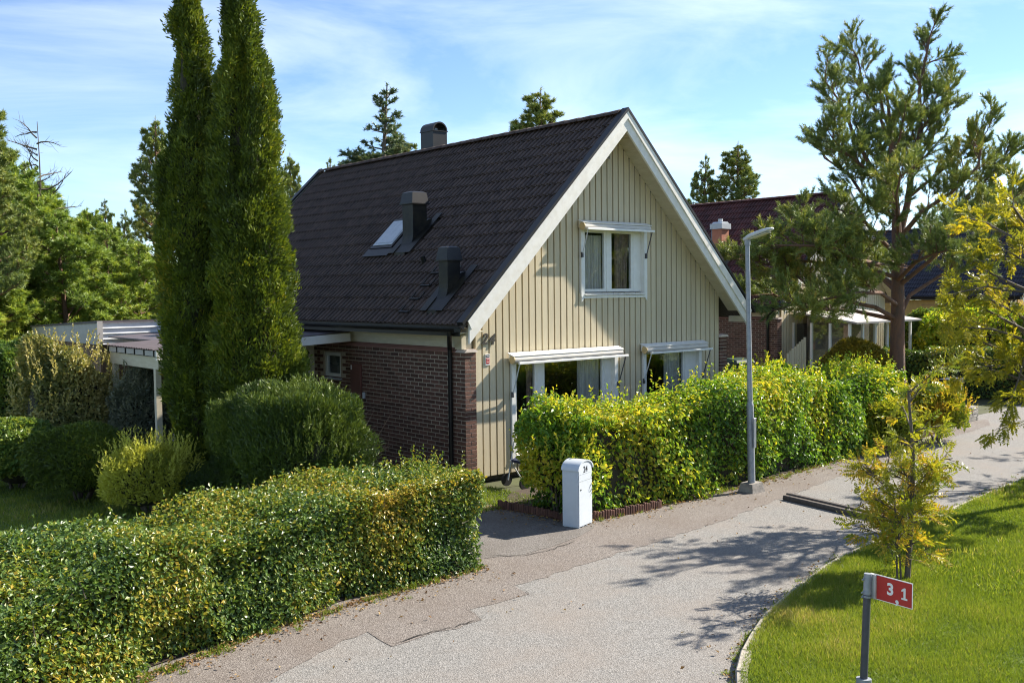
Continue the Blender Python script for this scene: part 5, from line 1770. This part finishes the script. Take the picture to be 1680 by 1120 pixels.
# dead tree in the wood
dt = Tree(90)
dq = [np.array([0, 0, z]) + dt.rng.normal(0, 0.08, 3) for z in np.linspace(0, 8.6, 9)]
dt.limb(dq, 0.075, 0.010, 6)
for k in range(24):
    z = 4.2 + 4.2 * k / 24
    a = dt.rng.uniform(0, 6.28); ln = 1.5 * (1 - (z - 4) / 6) + 0.3
    q = [np.array([0, 0, z])]
    d = np.array([math.cos(a), math.sin(a), 0.35])
    for i in range(4):
        d = d + dt.rng.normal(0, 0.25, 3); q.append(q[-1] + nrm(d) * ln / 4)
    dt.limb(q, 0.03, 0.008, 4)
    dt.grow(np.array(q), 0.5, 9, 0.008, 0, up=0.15)
pdt = dep(72, 560, 33)
dsc = dep(72, 200, 33)[2] / 8.6
dr = thing('dead_tree', 'bare dead tree top standing above the wood at the upper left', 'tree', (pdt[0], pdt[1], 0))
dr.scale = (dsc,) * 3
dt.mb.build('trunk', M_BARK_G, dr)


# ---- rowans: pinnate leaves
def pinnate(rng, A, Dv, mat, name, parent, ln=0.17, pairs=6, leaflet=0.05, colmu=0.5, colf=1.4):
    n = len(A)
    Dv = nrm(Dv + rng.normal(0, 0.45, (n, 3)) + np.array([0, 0, -0.15]))
    N = nrm(np.cross(Dv, rng.normal(size=(n, 3)))); N = nrm(N + np.array([0, 0, 0.8])); S = nrm(np.cross(Dv, N)); N = np.cross(S, Dv)
    nc = Fourier(rng, colf)
    cb = colmu + 0.22 * nc(A) + rng.normal(0, 0.14, n)
    Ps, Ds, Ns, Ls, cs = [], [], [], [], []
    Ll = ln * rng.uniform(0.75, 1.2, n)
    for k in range(pairs):
        f = 0.25 + 0.68 * k / (pairs - 1)
        base = A + Dv * (Ll * f)[:, None] - N * (0.05 * f * f)
        for sgn in (1, -1):
            Ps.append(base); Ds.append(nrm(S * sgn + Dv * 0.55 + rng.normal(0, 0.10, (n, 3)) - N * 0.2)); Ns.append(nrm(N + rng.normal(0, 0.25, (n, 3))))
            Ls.append(leaflet * (1.15 - 0.35 * abs(f - 0.5) * 2) * rng.uniform(0.85, 1.15, n)); cs.append(cb + rng.normal(0, 0.06, n))
    Ps.append(A + Dv * Ll[:, None] * 0.95); Ds.append(Dv); Ns.append(N); Ls.append(np.full(n, leaflet)); cs.append(cb)
    P, D, N_, L_, c = map(lambda q: np.concatenate(q), (Ps, Ds, Ns, Ls, cs))
    o = leaf_obj(name, P, D, N_, L_, L_ * 0.36, mat, parent, np.clip(c, 0, 1), 0.1)
    tag(o, kind='stuff')
    return o


def rowan(label, base, trunks, crown, seed, mat, nlimb, limb_len, per=2, leaflet=0.05, ln=0.17, colmu=0.5, extra=None):
    t = Tree(seed); rng = t.rng
    root = thing('rowan_tree', label, 'tree', tuple(base), group=None)
    for pts, r in trunks:
        q = [np.array(p, float) for p in pts]
        t.limb(q, r, r * 0.35, 8)
        for k in range(nlimb):
            f = crown + (1 - crown) * (k + rng.random()) / nlimb
            p, d = t.at(np.array(q), min(f, 0.999))
            a = rng.uniform(0, 6.28)
            dd = np.array([math.cos(a), math.sin(a), 0.55])
            L_ = limb_len * rng.uniform(0.6, 1.1) * (1 - 0.2 * f)
            qq = [p]
            for i in range(3):
                dd = dd + rng.normal(0, 0.18, 3); qq.append(qq[-1] + nrm(dd) * L_ / 3)
            t.limb(qq, r * 0.32, 0.006, 5)
            t.grow(np.array(qq), L_ * 0.5, int(4 + L_ * 3), 0.007, 0, up=0.1, flat=0.7, t0=0.25)
    if extra:
        for qq in extra:
            t.limb(qq, 0.018, 0.004, 5)
            t.grow(np.array(qq), 0.35, 12, 0.005, 0, up=-0.1, flat=0.7, t0=0.15)
    t.mb.build('trunk', M_BARK_G, root, True)
    A = np.repeat(np.array(t.anch), per, 0); Dv = np.repeat(np.array(t.adir), per, 0)
    pinnate(rng, A, Dv, mat, 'crown', root, ln, 6, leaflet, colmu)
    return len(t.anch)


sb = gz(1488, 950, 0.08)
st_ = depth_of(sb)
def rel(x, y, d=0.0): return dep(x, y, st_ + d) - sb
print('sapling', rowan('young rowan sapling with thin stems standing on the lawn behind the red sign', sb,
      [([(0, 0, -0.05), rel(1493, 880), rel(1497, 800), rel(1498, 740), rel(1494, 690), rel(1490, 640)], 0.035),
       ([(-0.12, 0.05, -0.05), rel(1470, 880), rel(1468, 820), rel(1452, 780)], 0.012),
       ([(-0.09, 0.02, -0.05), rel(1474, 870), rel(1490, 800), rel(1510, 770)], 0.012)], 0.14, 101, LF_ROWAN, 17, 0.60, per=1, leaflet=0.055, ln=0.17, colmu=0.56))
rbp = np.array([5.35, -7.55, 0.08])
print('rowan', rowan('yellow-leaved rowan reaching in from the right edge over the road', rbp,
      [([(0, 0, -0.05), (0.02, 0.03, 1.2), (-0.05, 0.08, 2.2), (-0.1, 0.1, 3.2), (-0.1, 0.2, 4.2)], 0.10)], 0.28, 102, LF_ROWANY, 28, 1.55, per=2, leaflet=0.066, ln=0.19, colmu=0.36,
      extra=[[dep(1690, 560, 15) - rbp, dep(1668, 630, 14.8) - rbp, dep(1650, 680, 14.6) - rbp, dep(1636, 712, 14.5) - rbp], [dep(1690, 480, 15) - rbp, dep(1620, 470, 14.8) - rbp, dep(1570, 480, 14.7) - rbp, dep(1535, 520, 14.6) - rbp], [dep(1690, 600, 15) - rbp, dep(1620, 600, 14.8) - rbp, dep(1565, 610, 14.7) - rbp]]))
for k, (x, y, s_) in enumerate(((10.6, -7.4, 103), (15.5, -7.0, 104))):
    rowan('rowan standing outside the photo on the lawn, casting shade over the road', np.array([x, y, 0.08]), [([(0, 0, -0.05), (0.05, 0.0, 1.5), (0.0, 0.1, 2.8), (0, 0.1, 4.2)], 0.10)], 0.35, s_, LF_ROWAN, 18, 1.5, per=1, leaflet=0.075, ln=0.2)['group'] if False else rowan(('rowan farther right along the lawn, beyond the frame', 'rowan farthest right along the lawn, beyond the frame', 'rowan on the lawn right of the sapling, beyond the frame')[k], np.array([x, y, 0.08]), [([(0, 0, -0.05), (0.05, 0.0, 1.5), (0.0, 0.1, 2.8), (0, 0.1, 4.2)], 0.10)], 0.35, s_, LF_ROWAN, 18, 1.5, per=1, leaflet=0.075, ln=0.2)

# ---- grass blades and fallen leaves
rg = np.random.default_rng(120)
def in_lawn(P):
    kx = KL[:, 0]; ky = KL[:, 1]
    o = np.argsort(kx)
    return P[:, 1] < np.interp(P[:, 0], kx[o], ky[o]) - 0.06
def grass(n, x0, x1, y0, y1, h, w, name, left=False, z0=0.07, px1=1800):
    P = np.c_[rg.uniform(x0, x1, n), rg.uniform(y0, y1, n), np.full(n, z0)]
    if not left: P = P[in_lawn(P)]
    d = P - CAM; z = d @ FW; px = 840 + FPX * (d @ RT) / z; py = 560 - FPX * (d @ UP) / z
    P = P[(z > 1) & (px < px1) & (px > (-120 if left else 1050)) & (py < 1250)]
    n = len(P)
    f1 = Fourier(rg, 1.2); f2 = Fourier(rg, 5)
    Q = P * np.array([1, 1, 0])
    hh = h * (1 + 0.35 * f1(Q) + 0.35 * f2(Q)) * rg.uniform(0.6, 1.3, n)
    D = nrm(np.c_[rg.normal(0, 0.5, (n, 2)), np.ones(n)])
    V, F = needle_arrays(P, D, np.clip(hh, 0.015, None), np.full(n, w), rg)
    col = np.clip(0.43 + 0.2 * f1(Q) + 0.16 * f2(Q) + rg.normal(0, 0.18, n), 0, 1)
    o = link(name, mesh_np(name, V, F, np.full(n, 3), LF_GRASS, False, np.repeat(col, 3)))
    tag(o, kind='stuff')
    print('grass', n)
grass(420000, -4.5, 3.0, -11.5, -6.6, 0.048, 0.0075, 'grass')
grass(160000, 3.0, 14.0, -9.5, -6.0, 0.052, 0.013, 'grass')
grass(150000, 0.0, 16.0, -15.0, -6.0, 0.055, 0.02, 'grass', px1=2600)
grass(60000, -9.5, -3.2, -1.8, 7.0, 0.06, 0.014, 'grass', True, -0.015)
grass(9000, -2.6, 0.2, -1.9, -0.2, 0.07, 0.012, 'grass', True, 0.0)
def tufts_along(path, n, seed, off_, h, side):
    r = np.random.default_rng(seed)
    X, T, _ = prism_points(path, r.random(n)); Nn = np.c_[-T[:, 1], T[:, 0]]
    B = np.c_[X + Nn * side * (off_ + r.exponential(0.05, (n, 1))), np.full(n, 0.005)]
    m = 14
    P = np.repeat(B, m, 0) + np.c_[r.normal(0, 0.022, (n * m, 2)), np.zeros(n * m)]
    D = nrm(np.c_[r.normal(0, 0.6, (n * m, 2)), np.ones(n * m)])
    V, F = needle_arrays(P, D, np.repeat(h * r.uniform(0.4, 1.3, n), m) * r.uniform(0.6, 1.1, n * m), np.full(n * m, 0.009), r)
    o = link('weeds', mesh_np('weeds', V, F, np.full(n * m, 3), LF_GRASS, False, np.repeat(np.clip(r.normal(0.4, 0.25, n * m), 0, 1), 3)))
    tag(o, kind='stuff')
tufts_along(hl_front, 240, 31, -0.02, 0.08, -1)
tufts_along(hr_front, 170, 32, -0.02, 0.09, -1)
tufts_along([tuple(p) for p in KL[(KL[:, 0] > -6) & (KL[:, 0] < 9)]], 260, 33, 0.0, 0.05, 1)
def litter(path, n, spread, seed, side=-1):
    r = np.random.default_rng(seed)
    X, T, _ = prism_points(path, r.random(n))
    Nn = np.c_[-T[:, 1], T[:, 0]]
    P = np.c_[X + Nn * side * (np.abs(r.exponential(spread, n)) - 0.06)[:, None], r.uniform(0.012, 0.03, n)]
    N = nrm(np.array([0, 0, 1.0]) + r.normal(0, 0.35, (n, 3)))
    D = rnd_dirs(r, n); D = nrm(D - N * (D * N).sum(1, keepdims=True))
    L_ = r.uniform(0.025, 0.055, n)
    return P, D, N, L_, np.clip(r.normal(0.5, 0.28, n), 0, 1)
parts = [litter(hl_front, 2600, 0.10, 1), litter(hr_front, 1500, 0.12, 2), litter([tuple(p) for p in KL[(KL[:, 0] > -6) & (KL[:, 0] < 9)]], 900, 0.10, 3, 1), litter([(-0.6, -3.3), (-0.8, -1.6)], 260, 0.15, 4, 1), litter(hr_front, 160, 0.9, 6), litter(hl_front, 170, 0.8, 7)]
Pl = [np.concatenate(q) for q in zip(*parts)]
fl = leaf_obj('fallen_leaves', Pl[0], Pl[1], Pl[2], Pl[3], Pl[3] * 0.6, LF_LITTER, None, Pl[4])
tag(fl, kind='stuff')

# ================================================================== small things
# mailbox
MBX, MBY = -0.788, -3.649
mbx = thing('mailbox', 'white freestanding mailbox with an arched top and the number 24', 'mailbox', (MBX, MBY, 0), R_(16))
W_, D_ = 0.40, 0.27
arch = [(W_ / 2 - W_ / 2 * math.cos(a) * 1.0, 0.84 + 0.115 * math.sin(a)) for a in np.linspace(0, math.pi, 15)]
mb = MB(); mb.prism([(0, 0.02), (W_, 0.02)] + arch[::-1], 1, 0.012, D_); smooth_angle(mb.build('body', M_MAILBOX, mbx), 25)
mb = MB(); mb.box(0.012, W_ - 0.012, 0.0, 0.0115, 0.03, 0.675); dr_ = mb.build('door', M_MAILBOX, mbx)
mb = MB(); mb.box(0.012, W_ - 0.012, 0.0, 0.0115, 0.680, 0.772); mb.build('mail_flap', M_MAILBOX, mbx)
mb = MB(); mb.prism([(0.012, 0.777), (W_ - 0.012, 0.777), (W_ - 0.012, 0.83)] + [(0.012 + (x) * (W_ - 0.024) / W_, z) for x, z in arch[::-1]] + [(0.012, 0.83)], 1, 0.002, 0.0115); mb.build('front_panel', M_MAILBOX, mbx)
mb = MB()
archo = [(W_ / 2 - (W_ / 2 + 0.022) * math.cos(a), 0.838 + 0.138 * math.sin(a)) for a in np.linspace(0, math.pi, 15)]
archi = [(W_ / 2 - (W_ / 2 + 0.002) * math.cos(a), 0.838 + 0.120 * math.sin(a)) for a in np.linspace(0, math.pi, 15)]
mb.prism(archo + archi[::-1], 1, -0.010, D_ + 0.01); smooth_angle(mb.build('lid', M_MAILBOX, mbx), 30)
mb = MB(); mb.lathe([(0.011, -0.004), (0.011, 0.004)], 12); mb.build('lock', M_IRON, dr_, loc=(0.055, -0.002, 0.56), rot=(R_(90), 0, 0))
mb = MB(); mb.box(0.045, 0.075, -0.006, -0.0002, 0.553, 0.566); mb.build('key_flap', M_DGREY, dr_)
mb = MB()
for a in np.linspace(0.02, W_ - 0.06, 4): mb.box(a, a + 0.04, 0.012, D_ - 0.01, -0.01, 0.021)
mb.build('foot', M_MAILBOX, mbx)
text_obj('number', '24', 0.125, M_INK, mbx, (W_ * 0.5, -0.0008, 0.838), (R_(90), 0, 0), 0.001, 0.0012)

# lamp post
LB = gz(1233, 806)
lp = thing('lamp_post', 'grey steel street lamp post on a concrete foot in front of the hedge', 'street lamp', tuple(LB))
top = dep(1226, 394, depth_of(LB)) - LB
dirp = np.array(top)
mb = MB(); s1 = dirp * 0.345
mb.tube([(0, 0, 0.15), s1], [0.062, 0.060], 16); mb.tube([s1 - dirp * 0.004, s1 + dirp * 0.012], [0.0625, 0.045], 16); mb.tube([s1, dirp], [0.044, 0.038], 16)
pole = smooth_angle(mb.build('pole', M_GALV, lp), 40)
mb = MB(); mb.bbox(-0.035, 0.035, -0.072, -0.052, 0.75, 1.25, 0.006); mb.build('service_hatch', M_GALV, pole)
fm = MB()
for ring in range(1): pass
fm.add([(-0.17, -0.15, -0.02), (0.16, -0.17, -0.02), (0.18, 0.16, -0.02), (-0.16, 0.17, -0.02), (-0.13, -0.11, 0.15), (0.12, -0.13, 0.17), (0.13, 0.12, 0.16), (-0.12, 0.13, 0.15)], [(3, 2, 1, 0), (4, 5, 6, 7), (0, 1, 5, 4), (1, 2, 6, 5), (2, 3, 7, 6), (3, 0, 4, 7)])
fm.build('concrete_foot', M_CONC, lp)
# lamp head: flat tapered LED luminaire reaching over the road (towards the right of the photo)
he = dep(1262, 384, depth_of(LB) - 0.3) - LB
hx = np.array(he) - dirp; hl = np.linalg.norm(hx[:2]); hang = math.atan2(hx[1], hx[0])
hd = MB()
LH = 0.50
secs = [(-0.06, 0.045, 0.035, 0.0), (0.0, 0.055, 0.05, 0.0), (0.05, 0.085, 0.055, 0.005), (0.14, 0.10, 0.055, 0.01), (0.34, 0.105, 0.05, 0.01), (0.44, 0.09, 0.04, 0.012), (LH, 0.05, 0.022, 0.014)]
V, F = [], []
for x, w_, h_, zc_ in secs:
    for k in range(12):
        a = 2 * math.pi * k / 12
        ca, sa = math.cos(a), math.sin(a)
        V.append((x, w_ * np.sign(ca) * abs(ca) ** 0.6, zc_ + (h_ if sa > 0 else h_ * 0.45) * np.sign(sa) * abs(sa) ** 0.7))
for i in range(len(secs) - 1):
    for k in range(12): F.append((i * 12 + k, i * 12 + (k + 1) % 12, (i + 1) * 12 + (k + 1) % 12, (i + 1) * 12 + k))
F.append(tuple(range(11, -1, -1))); F.append(tuple(range((len(secs) - 1) * 12, len(secs) * 12)))
hd.add(V, F)
ho = hd.build('lamp_head', M_GREYP, lp, True, loc=tuple(dirp + np.array([0, 0, 0.02])), rot=(0, R_(-16), hang))
mb = MB(); mb.bbox(0.10, 0.42, -0.075, 0.075, -0.030, -0.018, 0.004); mb.build('light_panel', surf('frosted_lamp_glass', (0.55, 0.55, 0.42), 0.3), ho)
mb = MB(); mb.tube([dirp - dirp * 0.02, dirp + np.array([0, 0, 0.03])], 0.05, 12); mb.build('head_clamp', M_GALV, lp)

# red sign on a post
sp0 = dep(1424, 940, 8.0)
sx0, sy0 = sp0[0], sp0[1]
bt = dep(1417, 1118, 8.0)
lean = np.array([(bt[0] - sx0), (bt[1] - sy0)]) / (bt[2] - sp0[2])
sg = thing('sign_post', 'dark grey post with a small red sign reading 3,1 on the lawn', 'sign', (sx0 + lean[0] * (0.08 - sp0[2]), sy0 + lean[1] * (0.08 - sp0[2]), 0.08))
base = np.array([sg.location[0], sg.location[1], 0.08])
def prel(z): return np.array([sx0 + lean[0] * (z - sp0[2]), sy0 + lean[1] * (z - sp0[2]), z]) - base
mb = MB(); mb.tube([prel(0.0), prel(sp0[2] - 0.17)], 0.030, 14); smooth_angle(mb.build('post', M_DGREY, sg), 40)
mb = MB(); mb.tube([prel(sp0[2] - 0.169), prel(sp0[2])], 0.031, 14); smooth_angle(mb.build('post_head', M_GALV, sg), 40)
mb = MB(); mb.tube([prel(0.05), prel(0.27)], 0.042, 12); mb.tube([prel(0.24), prel(0.28)], 0.06, 12); mb.build('ground_socket', M_GALV, sg)
for dz in (-0.045, -0.15, -0.185):
    mb = MB(); mb.tube([prel(sp0[2] + dz - 0.008), prel(sp0[2] + dz + 0.008)], 0.035, 14); mb.tube([prel(sp0[2] + dz) + np.array([-0.05, 0.02, 0]), prel(sp0[2] + dz) + np.array([0.055, -0.02, 0])], 0.007, 6); mb.build('clamp', M_GALV, sg)
# plate: vertical plane through the three measured corners
pa, pb_ = dep(1434, 940, 8.0), dep(1498, 957, 7.72)
ang = math.atan2(pb_[1] - pa[1], pb_[0] - pa[0])
wid = float(np.linalg.norm((pb_ - pa)[:2]))
hgt = 0.205
pz = pa[2]
mb = MB(); mb.box(0, wid, -0.004, 0.0, -hgt, 0.0)
drop_ang = math.atan2(pa[2] - pb_[2], wid)
plate = mb.build('sign_plate', M_SIGNW, sg, loc=tuple(pa - base), rot=(0, 0, ang))
plate.rotation_euler = (0, drop_ang * 0.55, ang)
mb = MB(); mb.box(0.028, wid - 0.006, -0.0055, -0.0042, -hgt + 0.007, -0.007); mb.build('red_face', M_RED, plate)
for bd, xx, sz, zz in (('3', 0.44, 0.13, -0.097), (',', 0.615, 0.16, -0.140)):
    text_obj('lettering', bd, sz, M_SIGNW, plate, (wid * xx, -0.0062, zz), (R_(90), 0, 0), 0.0004, 0.0042)
X1 = wid * 0.80; Z1 = -0.148
MB().prism([(X1 - 0.026, Z1), (X1 + 0.026, Z1), (X1 + 0.026, Z1 + 0.014), (X1 + 0.010, Z1 + 0.014), (X1 + 0.010, Z1 + 0.094), (X1 - 0.004, Z1 + 0.094), (X1 - 0.026, Z1 + 0.076), (X1 - 0.026, Z1 + 0.062), (X1 - 0.008, Z1 + 0.070), (X1 - 0.008, Z1 + 0.014), (X1 - 0.026, Z1 + 0.014)], 1, -0.0066, -0.0058).build('lettering', M_SIGNW, plate)
mb = MB(); mb.box(-0.035, 0.027, -0.02, 0.012, -hgt + 0.004, -0.004); mb.build('mounting_bracket', surf('pale_galvanised_bracket', (0.62, 0.61, 0.58), 0.5, metal=0.3), plate)

# two beams lying across the road
for k, (a, b) in enumerate((((3.05, -4.47), (2.72, -6.35)), ((3.24, -4.40), (2.93, -6.30)))):
    d = np.array(b) - np.array(a); ln = float(np.linalg.norm(d))
    o = thing('timber_beam', ('nearer of two dark timber beams lying side by side across the road', 'farther of two dark timber beams lying side by side across the road')[k], 'beam', (a[0], a[1], 0.0), math.atan2(d[1], d[0]), 'beams across the road')
    MB().bbox(0, ln, -0.045, 0.045, 0.006, 0.075, 0.012).build('beam', M_TIMBER, o)
    for xx in (0.12, ln - 0.12):
        MB().lathe([(0.012, 0.0751), (0.012, 0.082)], 8, (xx, 0)).build('bolt', M_GALV, o)

# log-roll edging along the hedge bed
for lab, path in (('red-brown log-roll edging below the broadleaf hedge, near end behind the mailbox', [(-0.75, -1.75), (-0.66, -2.4), (-0.58, -3.25), (-0.30, -3.42), (0.5, -3.50), (1.2, -3.52)]),
                  ('red-brown edging along the road at the far end of the hedge', [(8.6, -3.05), (9.6, -2.95), (10.4, -2.85), (11.6, -2.68), (12.9, -2.42)])):
    o = thing('log_edging', lab, 'edging', (path[0][0], path[0][1], 0))
    P = smooth_line(path, 0.05)
    r = np.random.default_rng(7)
    st2 = MB()
    for i, p in enumerate(P[::1]):
        h_ = 0.13 + r.uniform(-0.015, 0.015)
        q = (p[0] - path[0][0], p[1] - path[0][1])
        st2.cur = r.random()
        st2.lathe([(0.028, 0.0), (0.028, h_ - 0.012), (0.018, h_)], 6, q)
    tag(st2.build('log', M_EDGE, o), kind='stuff')

# wheelie bin between the houses
bp_ = dep(1212, 600, 31)
wb = thing('wheelie_bin', 'dark green wheelie bin against the neighbouring brick wall', 'bin', (bp_[0], bp_[1], 0), R_(-20))
mb = MB(); mb.add([(-0.26, -0.30, 0.08), (0.26, -0.30, 0.08), (0.26, 0.25, 0.08), (-0.26, 0.25, 0.08), (-0.31, -0.38, 1.12), (0.31, -0.38, 1.12), (0.31, 0.34, 1.12), (-0.31, 0.34, 1.12)], [(3, 2, 1, 0), (4, 5, 6, 7), (0, 1, 5, 4), (1, 2, 6, 5), (2, 3, 7, 6), (3, 0, 4, 7)]); mb.build('body', M_GREENPL, wb)
mb = MB(); mb.add([(-0.33, -0.41, 1.121), (0.33, -0.41, 1.121), (0.33, 0.36, 1.121), (-0.33, 0.36, 1.121), (-0.30, -0.34, 1.20), (0.30, -0.34, 1.20), (0.30, 0.30, 1.24), (-0.30, 0.30, 1.24)], [(3, 2, 1, 0), (4, 5, 6, 7), (0, 1, 5, 4), (1, 2, 6, 5), (2, 3, 7, 6), (3, 0, 4, 7)]); mb.build('lid', M_GREENPL, wb)
for xx in (-0.27, 0.27):
    mb = MB(); mb.tube([(xx - 0.03, 0.27, 0.10), (xx + 0.03, 0.27, 0.10)], 0.10, 12); mb.build('wheel', M_INK, wb)
mb = MB(); mb.box(-0.08, 0.06, -0.392, -0.375, 0.88, 1.0); mb.build('sticker', M_SIGNW, wb)

# stone planter with two cabinets by the far road edge
pl_ = thing('stone_planter', 'low grey stone planter wall at the roadside beyond the hedge', 'planter', (13.15, -2.42, 0), R_(5))
r = np.random.default_rng(9)
for c in range(4):
    x = 0.0
    z = 0.01 + c * 0.088
    while x < 1.55:
        w_ = r.uniform(0.22, 0.42); w_ = min(w_, 1.6 - x)
        MB().bbox(x, x + w_ - 0.012, r.uniform(-0.012, 0.0), 0.42, z, z + 0.08, 0.012).build('stone', surf('grey_slate_stone', (0.30, 0.28, 0.24), 0.9, (0.18, 0.16, 0.14), 12, pv=0.3, bump=0.5), pl_)
        x += w_
MB().box(0.02, 1.55, 0.05, 0.40, 0.0, 0.35).build('filling', M_SOIL, pl_)
for k, (x, lab, m_) in enumerate(((0.10, 'black letterbox cabinet on the stone planter', M_BLACK), (0.52, 'grey letterbox cabinet beside the black one on the stone planter', M_GREYP))):
    o = thing('letterbox', lab, 'mailbox', (13.15 + x, -2.28 + 0.09 * x, 0.365), R_(5))
    MB().bbox(0, 0.34, 0, 0.26, 0, 0.62, 0.015).build('body', m_, o)
    MB().prism([(-0.03, 0.622), (0.37, 0.622), (0.33, 0.76), (0.01, 0.76)], 1, -0.04, 0.30).build('lid', M_BLACK if k == 0 else M_DGREY, o)
    MB().box(0.05, 0.29, -0.012, -0.001, 0.45, 0.50).build('mail_flap', M_DGREY if k == 0 else M_SIGNW, o)

# folding cart behind the hedge end
fc = thing('folding_cart', 'tubular folding cart with small black wheels beside the gable corner', 'cart', (0.55, -0.75, 0))
mb = MB()
for yy in (-0.2, 0.2):
    mb.tube([(-0.05, yy, 0.11), (0.10, yy * 1.05, 0.75), (0.16, yy, 0.95)], 0.012, 6)
    mb.tube([(0.0, yy, 0.45), (0.30, yy, 0.04), (0.62, yy, 0.04), (0.66, yy, 0.10)], 0.012, 6)
mb.tube([(0.30, -0.2, 0.04), (0.30, 0.2, 0.04)], 0.012, 6); mb.tube([(0.66, -0.2, 0.10), (0.66, 0.2, 0.10)], 0.012, 6)
mb.tube([(0.16, -0.2, 0.95), (0.16, 0.2, 0.95)], 0.012, 6)
mb.build('frame', M_GREYP, fc)
for yy in (-0.24, 0.24):
    MB().tube([(-0.05, yy - 0.02, 0.11), (-0.05, yy + 0.02, 0.11)], 0.11, 14).build('wheel', M_INK, fc)
MB().slab((0.02, -0.18, 0.42), (0.34, -0.18, 0.50), (0.34, 0.18, 0.50), (0.02, 0.18, 0.42), 0.05).build('seat', surf('navy_canvas', (0.03, 0.04, 0.09), 0.9), fc)
